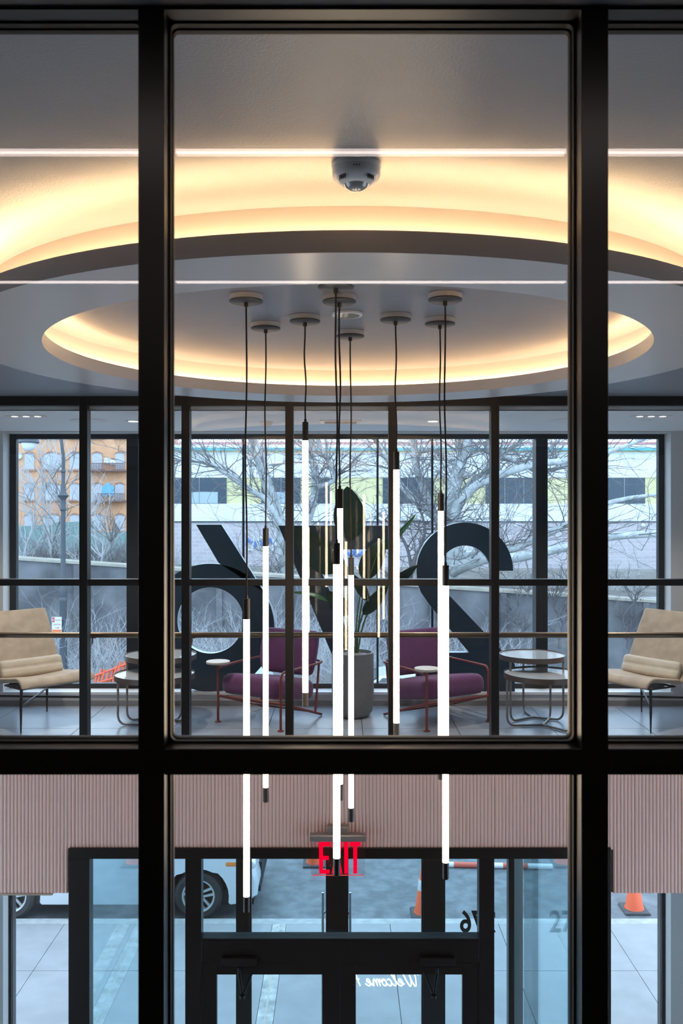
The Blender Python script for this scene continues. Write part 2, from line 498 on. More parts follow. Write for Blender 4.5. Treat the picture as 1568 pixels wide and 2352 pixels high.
for i, (cx, cy, tx, y0, y1, y2, y3) in enumerate(PEND):
    d = F * 0.865 / (CY - cy); X = XW(cx, d); zb = EYE + 0.865
    t = empty('pendant_light', (X, d, ZC)); tag(t, 'glowing tube pendant hanging on the %s cord of the cluster' % ranks[i], 'pendant lamp', 'tube pendants under the round cove')
    cn = MB().lathe([(0, zb), (0.066, zb), (0.070, zb + 0.003), (0.070, zb + 0.008), (0, zb + 0.008)], (X, d, 0), 40).build('canopy', M_canopy, t, smooth=40)
    MB().lathe([(0.069, zb + 0.008), (0.069, ZC - 0.001)], (X, d, 0), 40).build('canopy_spacer', M_spacer, cn, smooth=40, loc=None)
    MB().lathe([(0.009, zb - 0.018), (0.009, zb)], (X, d, 0), 16).build('cord_grip', M_cap, cn, smooth=40)
    rnd = random.Random(i)
    zt = ZW(y0, d); n = 14
    X2 = XW(tx, d)
    cp = []
    for k in range(n + 1):
        s = k / n
        wv = 0.004 * math.sin(s * 9 + i) * math.sin(math.pi * s)
        cp.append((X + (X2 - X) * s + wv, d, zb - 0.01 + (zt - zb + 0.01) * s))
    MB().tube(cp, 0.0036, 8).build('cord', M_cord, t, smooth=60)
    R = 0.0138
    zl = ZW(y1, d)
    MB().lathe([(0, zt), (0.006, zt), (0.006, zt - 0.012), (R, zt - 0.013), (R, zl), (0, zl)], (X2, d, 0), 20).build('top_cap', M_cap, t, smooth=40)
    z2, z3 = ZW(y2, d), ZW(y3, d)
    MB().lathe([(R * 0.96, zl), (R * 0.96, z2)], (X2, d, 0), 20).build('tube', M_tube, t, smooth=40)
    MB().lathe([(0, z2), (R, z2), (R, z3 + 0.003), (R - 0.003, z3), (0, z3)], (X2, d, 0), 20).build('bottom_cap', M_cap, t, smooth=40)

# ------------------------------------------------------------------ ceiling devices in the atrium
M_plastic = mat('white_plastic', (0.72, 0.70, 0.68), 0.35)
M_lens = mat('clear_lens', (0.35, 0.33, 0.31), 0.08, 0, 0.8, coat=0.5)
M_slot = mat('dark_slot', (0.01, 0.01, 0.01), 0.8)
dS = 2.30; xS = XW(818, dS)
t = empty('occupancy_sensor', (xS, dS, ZC)); tag(t, 'white domed occupancy sensor with two vents on the ceiling', 'sensor')
MB().lathe([(0, ZC - 0.012), (0.063, ZC - 0.012), (0.064, ZC - 0.010), (0.064, ZC), (0, ZC)], (xS, dS, 0), 40).build('base_plate', M_plastic, t, smooth=40)
MB().lathe([(0, ZC - 0.052), (0.034, ZC - 0.052), (0.047, ZC - 0.046), (0.060, ZC - 0.033), (0.062, ZC - 0.026), (0.062, ZC - 0.0125), (0, ZC - 0.0125)], (xS, dS, 0), 40).build('housing', M_plastic, t, smooth=50)
MB().lathe([(0, ZC - 0.067), (0.012, ZC - 0.0665), (0.026, ZC - 0.061), (0.033, ZC - 0.052), (0, ZC - 0.052)], (xS, dS, 0), 32).build('lens', M_lens, t, smooth=50)
for s in (-1, 1):
    v = MB()
    for k in range(4):
        xx = xS + s * (0.036 - 0.0) + (k - 1.5) * 0.0045
        # small louvre slots on the sloping shoulder
        yy = dS - math.sqrt(max(0, 0.053 ** 2 - (xx - xS) ** 2)) * 0.98
        v.box(xx - 0.0011, xx + 0.0011, yy - 0.004, yy + 0.004, ZC - 0.049, ZC - 0.036)
    v.build('vent', M_slot, t)
for k in (-1, 0, 1):
    MB().lathe([(0, -0.001), (0.0017, -0.001), (0.0017, 0.002), (0, 0.002)], (xS + k * 0.0065, dS - 0.0622, ZC - 0.022), 10, 'y').build('pin_hole', M_slot, t)
dS = F * 0.885 / (CY - 725); xS = XW(797, dS)
t = empty('recessed_downlight', (xS, dS, ZC)); tag(t, 'small round downlight with white rim among the pendant canopies', 'downlight')
MB().ring([(0.058, ZC - 0.012), (0.068, ZC - 0.010), (0.070, ZC - 0.001), (0.058, ZC - 0.001)], (xS, dS), 40).build('rim', M_plastic, t, smooth=40)
MB().lathe([(0, ZC - 0.009), (0.057, ZC - 0.009), (0.057, ZC - 0.002), (0, ZC - 0.002)], (xS, dS, 0), 40).build('lens', M_lens, t, smooth=40)

# ------------------------------------------------------------------ lounge glass partition
lg = empty('window_2', (0, D_GL + 0.05, 0)); struct(lg, 'dark framed glass partition in front of the lounge', 'partition')
GZ0 = 0.0; ZHD = ZW(931, D_GL)
MX = [191 + 237 * k for k in range(-5, 11)]
MX = [-520, -283, -46, 191, 425.5, 664, 901.5, 1137, 1374, 1611, 1848, 2085]
hw = 0.031
tz0, tz1 = ZW(1345.5, D_GL), ZW(1330.5, D_GL)
gd = D_GL + 0.055
for x in MX:
    X = XW(x, D_GL); MB().box(X - hw, X + hw, D_GL, D_GL + 0.10, GZ0, ZC).build('mullion', M_bronze_frame, lg, bevel=0.002)
for i in range(len(MX) - 1):
    a, b = XW(MX[i], D_GL) + hw, XW(MX[i + 1], D_GL) - hw
    MB().box(a, b, D_GL, D_GL + 0.09, tz0, tz1).build('transom', M_bronze_frame, lg, bevel=0.002)
    MB().box(a, b, D_GL, D_GL + 0.09, ZHD, ZC).build('head_rail', M_bronze_frame, lg)
    MB().box(a, b, D_GL, D_GL + 0.09, GZ0, 0.05).build('sill_rail', M_bronze_frame, lg)
    for z0, z1 in ((0.05, tz0), (tz1, ZHD)):
        MB().box(a, b, gd - 0.005, gd + 0.005, z0, z1).build('pane', G_lounge, lg)

# hand rail behind the lounge glass
M_rail = mat('bronze_rail', (0.22, 0.16, 0.11), 0.36, 0.85)
dR = D_GL + 0.17; zR = ZW(1458.5, dR)
t = empty('handrail', (0, dR, zR)); tag(t, 'round bronze handrail running behind the lounge glass', 'handrail')
MB().tube([(XL + 0.02, dR, zR), (XR - 0.02, dR, zR)], 0.0225, 16).build('rail', M_rail, t, smooth=60)
for x in MX[2:10]:
    X = XW(x, D_GL) + hw - 0.008
    b = MB().tube(smooth_path([(X, D_GL + 0.098, zR - 0.075), (X + 0.0, D_GL + 0.13, zR - 0.077), (X + 0.0, dR - 0.01, zR - 0.065), (X, dR, zR - 0.045), (X, dR, zR - 0.022)], 5), 0.0065, 10)
    b.box(X - 0.03, X + 0.03, dR - 0.01, dR + 0.01, zR - 0.025, zR - 0.0205)
    b.build('bracket', M_rail, t, smooth=50)

# ------------------------------------------------------------------ fluted spandrel under the lounge, slat by slat
D_SP = 6.86
SX0, SX1 = XW(157, D_SP), XW(1403, D_SP)
ZS_C, ZS_S = ZW(1950, D_SP), ZW(2050, D_SP)
ZTOP = -0.03
sp = struct(MB().box(XL, XR, D_SP + 0.0, D_SP + 0.10, ZS_C + 0.004, ZTOP + 0.02).box(XL, SX0, D_SP, D_SP + 0.10, ZS_S + 0.004, ZS_C + 0.004).box(SX1, XR, D_SP, D_SP + 0.10, ZS_S + 0.004, ZS_C + 0.004).build('wall_spandrel', M_slatgap),
            'pinkish grey fluted wall panel between the lounge floor and the entrance', 'wall panel')
struct(MB().box(XL, XR, D_SP - 0.02, D_GL + 0.12, -0.03, 0.0).build('trim_3', M_bronze_frame), 'dark metal floor edge under the lounge glass', 'trim')
pw = 8.22 * D_SP / F
def slat_mesh(z0, z1):
    w = pw - 0.0022; n = 5
    prof = [(-w / 2, 0.0)] + [(-w / 2 + w * k / n, -0.006 - 0.007 * math.sin(math.pi * (k + 0.35) / (n + 0.7))) for k in range(n + 1)] + [(w / 2, 0.0)]
    m = len(prof); vs = [(x, y, z0) for x, y in prof] + [(x, y, z1) for x, y in prof]
    fs = [tuple(range(m)), tuple(range(2 * m - 1, m - 1, -1))] + [(i, i + m, (i + 1) % m + m, (i + 1) % m) for i in range(m)]
    return MB().add(vs, fs)
srcC = srcS = None
k0 = math.ceil(-3.3 / pw); k1 = int(3.3 / pw)
for k in range(k0, k1 + 1):
    X = k * pw + 0.006
    mid = SX0 < X < SX1
    gapj = 0.0012 if k % 13 == 4 else 0.0
    if mid:
        if srcC is None: srcC = slat_mesh(ZS_C, ZTOP).build('slat', M_slat, smooth=40); srcC.parent = sp; srcC.location = (X, D_SP, 0)
        else: inst(srcC, (X + gapj, D_SP, 0), sp)
    else:
        if srcS is None: srcS = slat_mesh(ZS_S, ZTOP).build('slat', M_slat, smooth=40); srcS.parent = sp; srcS.location = (X, D_SP, 0)
        else: inst(srcS, (X + gapj, D_SP, 0), sp)
struct(MB().box(XL, XW(121, D_SP), D_SP - 0.016, D_SP + 0.09, ZS_S - 0.016, ZS_S - 0.001).build('trim_4', M_trimwood), 'pale wood edge strip under the left fluted panel', 'trim')
struct(MB().box(XL, XR, D_SP + 0.10, D_FAC, ZSOF - 0.01, ZSOF + 0.05).build('ceiling_entrance', M_lceil), 'white soffit above the entrance', 'ceiling')

# ------------------------------------------------------------------ facade windows
w3 = empty('window_3', (0, D_WIN, ZSILL)); struct(w3, 'large dark framed lounge window looking onto the street', 'window')
fz0, fz1 = ZSILL, ZHEAD
gz0, gz1 = ZW(1570, D_WIN), ZW(1008, D_WIN)
gx0, gx1 = XW(37, D_WIN), XW(1512, D_WIN)
fd0, fd1 = D_WIN, D_WIN + 0.07
M_wframe = mat('window_frame_paint', (0.020, 0.022, 0.026), 0.4)
MB().box(OX0, gx0, fd0, fd1, fz0, fz1).build('jamb', M_wframe, w3, bevel=0.003)
MB().box(gx1, OX1, fd0, fd1, fz0, fz1).build('jamb', M_wframe, w3, bevel=0.003)
MB().box(gx0, gx1, fd0, fd1, gz1, fz1).build('head', M_wframe, w3, bevel=0.003)
MB().box(gx0, gx1, fd0, fd1, fz0, gz0).build('bottom_rail', M_wframe, w3, bevel=0.003)
vm = [(XW(293, D_WIN), XW(320, D_WIN), 0.12), (XW(1228, D_WIN), XW(1255, D_WIN), 0.12)]
for a, b, dd in vm: MB().box(a, b, fd0 - 0.05, fd0 + dd, gz0, gz1).build('mullion', M_wframe, w3, bevel=0.003)
M_joint = mat('glass_joint', (0.02, 0.05, 0.08), 0.3)
thin = [(XW(x - 2.4, D_WIN), XW(x + 2.4, D_WIN)) for x in (558, 867, 993)]
for a, b in thin: MB().box(a, b, fd0 + 0.02, fd0 + 0.05, gz0, gz1).build('glazing_bar', M_joint, w3)
edges = [gx0] + [e for a, b in sorted([(q[0], q[1]) for q in vm] + thin) for e in (a, b)] + [gx1]
for i in range(0, len(edges), 2):
    MB().box(edges[i], edges[i + 1], fd0 + 0.03, fd0 + 0.04, gz0, gz1).build('pane', G_win, w3)

# ground-floor storefront in the facade plane, with the outer entrance doors
D_O = 8.86
w4 = empty('window_4', (0, D_O, GR)); struct(w4, 'dark framed ground floor storefront glazing on the street', 'window')
VX0, VX1 = XW(207, D_SP + 0.02), XW(1200, D_O)       # glazed side walls of the vestibule
zt4 = ZSOF
M_alu = mat('brushed_aluminium', (0.55, 0.56, 0.56), 0.35, 0.8)
def bar(a, b, d0, d1, z0, z1, name, m=M_black, par=None): return MB().box(a, b, d0, d1, z0, z1).build(name, m, par, bevel=0.002)
# outer frame of the side windows: the left one shows its frame at x = 22..32 px
for a, b in ((OX0, XW(32, D_WIN)), (XW(1514, D_WIN), OX1)):
    bar(a, b, D_WIN - 0.03, D_WIN + 0.06, GR, zt4, 'jamb', M_black, w4)
posts = [(543, 575), (970, 1021)]
for a, b in posts: bar(XW(a, D_O), XW(b, D_O), D_O - 0.05, D_O + 0.05, GR, zt4, 'post', M_black, w4)
cornerL = (VX0 - 0.03, VX0 + 0.05); cornerR = (XW(1165, D_O), VX1 + 0.0)
bar(cornerL[0], cornerL[1], D_O - 0.05, D_O + 0.05, GR, zt4, 'corner_post', M_black, w4)
bar(XW(1165, D_O), XW(1178, D_O), D_O - 0.06, D_O + 0.05, GR, zt4, 'corner_post', M_black, w4)
bar(XW(1178, D_O), VX1, D_O - 0.02, D_O + 0.05, GR, zt4, 'corner_cover', M_alu, w4)
def hpost(x0, x1): bar(x0, x1, D_O - 0.05, D_O + 0.05, EYE - 3.20, EYE - 3.08, 'head_bar', M_black, w4)
for a, b in ((OX0 + 0.1, cornerL[0]), (cornerL[1], XW(543, D_O)), (XW(575, D_O), XW(970, D_O)), (XW(1021, D_O), XW(1165, D_O)), (VX1, OX1 - 0.1)):
    MB().box(a, b, D_O - 0.005, D_O + 0.005, EYE - 3.08, zt4).build('pane', G_win, w4); hpost(a, b)
for a, b in ((XW(32, D_WIN), cornerL[0]), (cornerL[1], XW(543, D_O)), (XW(1021, D_O), XW(1165, D_O)), (VX1, XW(1514, D_WIN))):
    MB().box(a, b, D_O - 0.005, D_O + 0.005, GR + 0.06, EYE - 3.20).build('pane', G_win, w4)
    MB().box(a, b, D_O - 0.04, D_O + 0.04, GR, GR + 0.06).build('bottom_rail', M_black, w4)
# outer doors
cxo = 774.0
M_steel = mat('stainless_steel', (0.62, 0.63, 0.64), 0.25, 0.9)
for nm, a, b, st, hx, lab in (('door_1', 575, cxo - 0.15, -1, 741, 'left outer entrance door with a long steel pull handle'), ('door_2', cxo + 0.15, 970, 1, 804, 'right outer entrance door behind the added glowing script')):
    t = empty(nm, (XW((a + b) / 2, D_O), D_O, GR)); struct(t, lab, 'door')
    xa, xb = XW(a, D_O), XW(b, D_O); zt = EYE - 3.205
    inner = XW(748, D_O) if st < 0 else XW(800, D_O)
    o_ = 0.012
    if st < 0: ga, gb = xa + o_, inner
    else: ga, gb = inner, xb - o_
    MB().box(xa, ga, D_O - 0.025, D_O + 0.025, GR + 0.01, zt).build('stile', M_black, t, bevel=0.002)
    MB().box(gb, xb, D_O - 0.025, D_O + 0.025, GR + 0.01, zt).build('stile', M_black, t, bevel=0.002)
    MB().box(ga, gb, D_O - 0.025, D_O + 0.025, zt - 0.06, zt).build('top_rail', M_black, t)
    MB().box(ga, gb, D_O - 0.025, D_O + 0.025, GR + 0.01, GR + 0.25).build('bottom_rail', M_black, t)
    MB().box(ga, gb, D_O - 0.005, D_O + 0.005, GR + 0.25, zt - 0.06).build('pane', G_win, t)
    X = XW(hx, D_O - 0.09); z1, z0 = ZW(2050, D_O - 0.09), GR + 0.45
    if st < 0: MB().box(xb - 0.012, xb + 0.012, D_O - 0.032, D_O - 0.026, GR + 0.01, zt).build('astragal', M_black, t)
    h = MB().tube([(X, D_O - 0.09, z0), (X, D_O - 0.09, z1)], 0.0125, 14)
    for zz in (z0 + 0.25, z1 - 0.22): h.tube([(X, D_O - 0.09, zz), (X + (0.02 if st < 0 else -0.02), D_O - 0.026, zz)], 0.009, 10)
    h.build('pull_handle', M_steel, t, smooth=50)
    door_out = t
# glowing tubes added on the right outer door to stand in for mirrored script
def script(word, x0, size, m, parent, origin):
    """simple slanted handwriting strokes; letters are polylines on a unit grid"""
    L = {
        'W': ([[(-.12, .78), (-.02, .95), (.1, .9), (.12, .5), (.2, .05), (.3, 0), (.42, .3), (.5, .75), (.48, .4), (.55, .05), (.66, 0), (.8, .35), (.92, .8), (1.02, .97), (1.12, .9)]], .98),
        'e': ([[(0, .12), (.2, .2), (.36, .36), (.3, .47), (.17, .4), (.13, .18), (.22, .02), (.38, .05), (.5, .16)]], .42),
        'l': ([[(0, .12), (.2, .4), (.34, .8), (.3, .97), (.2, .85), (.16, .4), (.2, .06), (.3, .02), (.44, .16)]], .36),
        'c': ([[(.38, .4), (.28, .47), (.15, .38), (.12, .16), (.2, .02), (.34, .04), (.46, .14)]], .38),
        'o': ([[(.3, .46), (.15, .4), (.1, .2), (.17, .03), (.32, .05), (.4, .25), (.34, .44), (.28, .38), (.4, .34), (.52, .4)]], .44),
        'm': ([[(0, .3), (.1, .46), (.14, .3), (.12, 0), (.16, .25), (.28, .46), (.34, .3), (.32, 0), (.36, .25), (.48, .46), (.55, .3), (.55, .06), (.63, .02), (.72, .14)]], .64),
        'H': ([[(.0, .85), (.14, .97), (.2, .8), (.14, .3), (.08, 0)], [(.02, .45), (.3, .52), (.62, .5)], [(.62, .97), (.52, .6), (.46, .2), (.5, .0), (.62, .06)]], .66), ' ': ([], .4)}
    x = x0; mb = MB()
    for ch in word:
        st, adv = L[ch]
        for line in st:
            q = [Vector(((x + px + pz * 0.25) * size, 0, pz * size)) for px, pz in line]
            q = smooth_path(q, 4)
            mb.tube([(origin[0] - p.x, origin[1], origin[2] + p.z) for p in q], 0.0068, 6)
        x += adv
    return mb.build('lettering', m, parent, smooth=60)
M_script = emis('script_glow', (0.88, 0.97, 1.0), 1.3)
sgn = empty('glow_script', (XW(860, D_O), D_O - 0.012, ZW(2263, D_O))); tag(sgn, 'small white Welcome Home script added as a glow on the entrance door glass', 'glowing script')
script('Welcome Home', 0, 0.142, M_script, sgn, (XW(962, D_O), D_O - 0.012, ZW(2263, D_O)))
# house number on the sidelight, facing the street
M_vinyl = mat('black_vinyl', (0.01, 0.012, 0.012), 0.5)
tn = text_mesh('276', 0.30, M_vinyl, w4, (XW(1138, D_O), D_O - 0.010, ZW(2139, D_O)), (math.pi / 2, 0, math.pi), 'house_number', 0.001, 'LEFT', 0.006)
tn.scale = (0.80, 1.0, 1)

# vestibule: glazed side walls and the inner screen with the inner doors
DI0, DI1 = D_SP - 0.03, D_SP + 0.08
vs = empty('window_5', (0, D_SP, GR)); struct(vs, 'black framed inner screen of the entrance vestibule', 'glazed screen')
JX = [(157, 205), (425, 462), (1100, 1135), (1353, 1403)]
zh1, zh0 = ZW(1950, DI0), ZW(1973, DI0)
bar(XW(157, DI0), XW(1403, DI0), DI0, DI1, zh0, zh1 + 0.005, 'head', M_black, vs)
for a, b in JX: bar(XW(a, DI0), XW(b, DI0), DI0, DI1, GR, zh0, 'post', M_black, vs)
ztr1, ztr0 = ZW(2156, DI0), ZW(2211, DI0)
bar(XW(462, DI0), XW(1100, DI0), DI0, DI1, ztr0, ztr1, 'transom', M_black, vs)
bar(XW(462, DI0), XW(1100, DI0), DI0 - 0.006, DI0 + 0.01, ztr1 - 0.022, ztr1 - 0.014, 'glazing_bead', M_bronze_frame, vs)
MB().box(XW(462, DI0), XW(1100, DI0), D_SP + 0.02, D_SP + 0.03, ztr1, zh0).build('pane', G_vest, vs)
for a, b in ((205, 425), (1135, 1353)):
    MB().box(XW(a, DI0), XW(b, DI0), D_SP + 0.02, D_SP + 0.03, GR + 0.05, zh0).build('pane', G_vest, vs)
    bar(XW(a, DI0), XW(b, DI0), DI0, DI1, GR, GR + 0.05, 'bottom_rail', M_black, vs)
for X, nm in ((VX0, 'l'), (VX1, 'r')):
    MB().box(X - 0.005, X + 0.005, DI1, D_O - 0.06, GR + 0.05, ZSOF - 0.02).build('side_pane', G_vest, vs)
    bar(X - 0.02, X + 0.02, DI1, D_O - 0.06, GR, GR + 0.05, 'side_rail', M_black, vs)
# inner doors with their closers
for nm, a, b, ga, gb, cxp, sg, lab in (('door_3', 463, 779.4, 497, 740, 550, 1, 'left black framed inner entrance door with closer'), ('door_4', 780.6, 1099, 817, 1062, 1003, -1, 'right black framed inner entrance door with closer')):
    t = empty(nm, (XW((a + b) / 2, DI0), D_SP, GR)); struct(t, lab, 'door')
    zt = ztr0 - 0.004; zg = ZW(2240, DI0)
    y0, y1 = DI0 + 0.01, DI0 + 0.06
    for p, q in ((a, ga), (gb, b)): MB().box(XW(p, DI0), XW(q, DI0), y0, y1, GR + 0.01, zt).build('stile', M_black, t, bevel=0.002)
    MB().box(XW(ga, DI0), XW(gb, DI0), y0, y1, zg, zt).build('top_rail', M_black, t)
    MB().box(XW(ga, DI0), XW(gb, DI0), y0, y1, GR + 0.01, GR + 0.26).build('bottom_rail', M_black, t)
    MB().box(XW(ga, DI0), XW(gb, DI0), y0 + 0.02, y0 + 0.03, GR + 0.26, zg).build('pane', G_vest, t)
    xc = XW(cxp, DI0)
    cb = MB().rbox((xc, DI0 - 0.028, ZW(2203, DI0)), (0.27, 0.056, 0.065), 0.014, 5).build('closer', M_bronze_frame, t, smooth=50)
    zz = ZW(2232, DI0)
    x1 = xc - sg * 0.0
    el = Vector((xc + sg * 0.05, DI0 - 0.26, zz - 0.05))
    MB().tube([(xc - sg * 0.0, DI0 - 0.03, zz + 0.045), (xc, DI0 - 0.03, zz + 0.0)], 0.012, 10).tube([(xc, DI0 - 0.03, zz), el], 0.008, 8).tube([el, (xc + sg * 0.10, DI0 - 0.01, zz)], 0.007, 8).build('closer_arm', M_bronze_frame, cb, smooth=50)
    MB().lathe([(0, -0.012), (0.02, -0.012), (0.02, 0.012), (0, 0.012)], (el.x, el.y, el.z), 12).build('closer_elbow', M_black, cb, smooth=40)

# ------------------------------------------------------------------ exit sign on the fluted wall
dE = D_SP - 0.07
t = empty('exit_sign', (XW(776, dE), dE, ZW(1900, dE))); tag(t, 'edge lit red EXIT sign on clear panel mounted on the fluted wall', 'exit sign')
M_silver = mat('silver_housing', (0.42, 0.40, 0.39), 0.35, 0.6)
MB().box(XW(750, dE), XW(800, dE), dE - 0.01, D_SP - 0.012, ZW(1914, dE), ZW(1899, dE)).build('mount', M_silver, t, bevel=0.003)
MB().rbox(((XW(711, dE) + XW(841, dE)) / 2, dE, ZW(1922.5, dE)), (XW(841, dE) - XW(711, dE), 0.075, 0.058), 0.016, 6).build('housing', M_silver, t, smooth=50)
G_acr = glass('acrylic', (0.97, 0.93, 0.94))
pan = MB().prism(rrect(XW(714, dE), XW(838, dE), ZW(2010, dE), ZW(1930, dE), 0.012), dE - 0.003, dE + 0.003).build('panel', G_acr, t)
M_exit = emis('exit_red', (1.0, 0.0, 0.03), 0.62)
M_exitedge = emis('exit_edge_red', (1.0, 0.08, 0.10), 0.5)
MB().box(XW(717, dE), XW(835, dE), dE - 0.0028, dE + 0.0028, ZW(2011, dE), ZW(2009.4, dE)).build('lit_edge', M_exitedge, pan)
def Lp(pts): return [(XW(x, dE - 0.004), ZW(y, dE - 0.004)) for x, y in pts]
yT, yB = 1934, 2006.5
E = [(732, yT), (757, yT), (757, 1943.5), (741.5, 1943.5), (741.5, 1966), (755, 1966), (755, 1975), (741.5, 1975), (741.5, 1997.5), (757, 1997.5), (757, yB), (733, yB)]
Xl = [(761, yT), (770, yT), (773.5, 1955), (777, yT), (786, yT), (779, 1970), (786.5, yB), (777, yB), (773.5, 1986), (770, yB), (761, yB), (768.5, 1970)]
I = [(790, yT), (799, yT), (799.5, yB), (790.5, yB)]
T = [(803, yT), (828, yT), (828, 1943), (820, 1943), (820, yB), (811, yB), (811, 1943), (803, 1943)]
for nm, poly in (('letter_e', E), ('letter_x', Xl), ('letter_i', I), ('letter_t', T)):
    MB().prism(Lp(poly)[::-1], dE - 0.005, dE - 0.0035).build(nm, M_exit, t)

# ------------------------------------------------------------------ lounge ceiling fittings
M_down = emis('downlight_glow', (1.0, 0.86, 0.70), 3.0)
def lamp_spot(c, watts, parent, ang=125):
    L = bpy.data.lights.new('lamp_beam', 'SPOT'); L.energy = watts; L.color = (1.0, 0.86, 0.74); L.spot_size = math.radians(ang); L.spot_blend = 0.6; L.shadow_soft_size = 0.05
    o = bpy.data.objects.new('lamp_beam', L); COL.objects.link(o); o.parent = parent; o.location = (0, 0, -0.02)
def ceil_pt(x, y, z=ZLC):
    d = F * (z - EYE) / (CY - y); return Vector((XW(x, d), d, z))
def lin_light(x, y, lab):
    c = ceil_pt(x, y); t = empty('linear_downlight', c); tag(t, lab, 'downlight', 'linear downlights in the lounge ceiling')
    MB().box(c.x - 0.165, c.x + 0.165, c.y - 0.035, c.y + 0.035, c.z - 0.006, c.z - 0.0005).build('trim_frame', M_white, t)
    for k in (-1, 0, 1):
        MB().lathe([(0, c.z - 0.008), (0.026, c.z - 0.008), (0.026, c.z - 0.006), (0, c.z - 0.006)], (c.x + k * 0.095, c.y, 0), 16).build('lamp', M_down, t)
    lamp_spot(c, 65, t)
lin_light(60, 955, 'three lamp linear downlight over the lounge chair near the street lamp')
lin_light(1495, 955, 'three lamp linear downlight beside the small flat ceiling disc')
def disc_light(x, y, r, lab, lit):
    c = ceil_pt(x, y); t = empty('round_downlight' if lit else 'ceiling_speaker', c); tag(t, lab, 'downlight' if lit else 'speaker')
    MB().lathe([(0, c.z - 0.006), (r, c.z - 0.006), (r + 0.004, c.z - 0.0005), (0, c.z - 0.0005)], (c.x, c.y, 0), 32).build('trim_ring' if lit else 'grille', M_white, t, smooth=40)
    if lit: MB().lathe([(0, c.z - 0.008), (r * 0.72, c.z - 0.008), (r * 0.72, c.z - 0.006), (0, c.z - 0.006)], (c.x, c.y, 0), 24).build('lamp', M_down, t); lamp_spot(c, 45, t)
disc_light(306, 966.5, 0.060, 'lit round downlight above the nesting tables near the numeral six', True)
disc_light(994, 966.5, 0.060, 'lit round downlight above the numeral two', True)
disc_light(204, 966, 0.155, 'wide flat ceiling speaker above the nesting tables near the numeral six', False)
disc_light(1305, 965, 0.155, 'wide flat ceiling speaker above the nesting tables near the numeral two', False)
disc_light(1483, 964.5, 0.05, 'small flat ceiling disc beside a three lamp linear downlight', False)
c = ceil_pt(612, 969); t = empty('smoke_detector', c); tag(t, 'white domed smoke detector on the lounge ceiling', 'smoke detector')
MB().lathe([(0, c.z - 0.008), (0.06, c.z - 0.008), (0.06, c.z - 0.0005), (0, c.z - 0.0005)], (c.x, c.y, 0), 32).build('base', M_plastic, t, smooth=40)
MB().lathe([(0, c.z - 0.045), (0.03, c.z - 0.044), (0.046, c.z - 0.032), (0.052, c.z - 0.008), (0, c.z - 0.008)], (c.x, c.y, 0), 32).build('dome', M_plastic, t, smooth=50)
c = ceil_pt(782, 967); t = empty('air_grille', c); tag(t, 'white slotted air grille in the lounge ceiling', 'air vent')
MB().box(c.x - 0.18, c.x + 0.18, c.y - 0.10, c.y + 0.10, c.z - 0.012, c.z - 0.0005).build('frame', M_white, t, bevel=0.003)
for k in range(5): MB().box(c.x - 0.14, c.x + 0.14, c.y - 0.07 + k * 0.033, c.y - 0.055 + k * 0.033, c.z - 0.016, c.z - 0.0125).build('slat', M_base, t)
# small clear-cut emergency lights either side
# ------------------------------------------------------------------ big numerals on the sill (seen from behind)
M_num = mat('numeral_face', (0.02, 0.042, 0.068), 0.30, 0.0, 0.5, coat=0.3)
M_ret = mat('numeral_return', (0.45, 0.55, 0.62), 0.3, 0.5)
dN0, dN1 = D_FAC + 0.01, D_FAC + 0.10
def NP(pts): return [(XW(x, dN0), ZW(y, dN0)) for x, y in pts]
def numeral(name, shapes, bands, lab, xc):
    t = empty(name, (XW(xc, dN0), dN0, ZSILL)); tag(t, lab, 'numeral', 'numerals standing on the window sill')
    cp = MB(); sd = MB()
    for q, skip in shapes:
        pl = NP(q); cp.prism(pl, dN0, dN1, True, False)
        n = len(pl)
        for i in range(n):
            if i in skip: continue
            j = (i + 1) % n
            sd.add([(pl[i][0], dN0, pl[i][1]), (pl[i][0], dN1, pl[i][1]), (pl[j][0], dN1, pl[j][1]), (pl[j][0], dN0, pl[j][1])], [(0, 1, 2, 3)])
    for inn, ou in bands:
        cp.band(NP(inn), NP(ou), dN0, dN1, True, False); sd.band(NP(inn), NP(ou), dN0, dN1, False, True)
    cp.build('face', M_num, t); sd.build('return_edge', M_ret, t)
def pc(cx, cy, r, a0, a1, n=40): return [(cx + r * math.cos(math.radians(a0 + (a1 - a0) * k / n)), cy - r * math.sin(math.radians(a0 + (a1 - a0) * k / n))) for k in range(n + 1)]
n6 = 72
numeral('numeral_six', [([(450, 1205), (508, 1205), (607, 1361), (502, 1293)], (2,))],
        [([(483 + 76 * math.cos(2 * math.pi * k / n6), 1425 - 76 * math.sin(2 * math.pi * k / n6)) for k in range(n6)],
          [(483 + 147 * math.cos(2 * math.pi * k / n6), 1441.5 - 147 * math.sin(2 * math.pi * k / n6)) for k in range(n6)])],
        'tall dark blue numeral six standing on the window sill, seen reversed', 520)
numeral('numeral_seven', [([(639, 1207), (893, 1207), (893, 1262), (716, 1262), (858, 1588.5), (797, 1588.5)], ())], [], 'tall dark blue numeral seven standing behind the planter, seen reversed', 766)
two = pc(1067, 1311, 111, 0, 180) + [(958, 1338), (966, 1360), (985, 1388), (1077, 1499), (955, 1499), (955, 1588.5), (1182, 1588.5), (1182, 1526), (1026, 1362), (1013, 1340)] + pc(1067, 1311, 58, 180, 0)
numeral('numeral_two', [(two, ())], [], 'tall dark blue numeral two standing on the window sill, seen reversed', 1068)

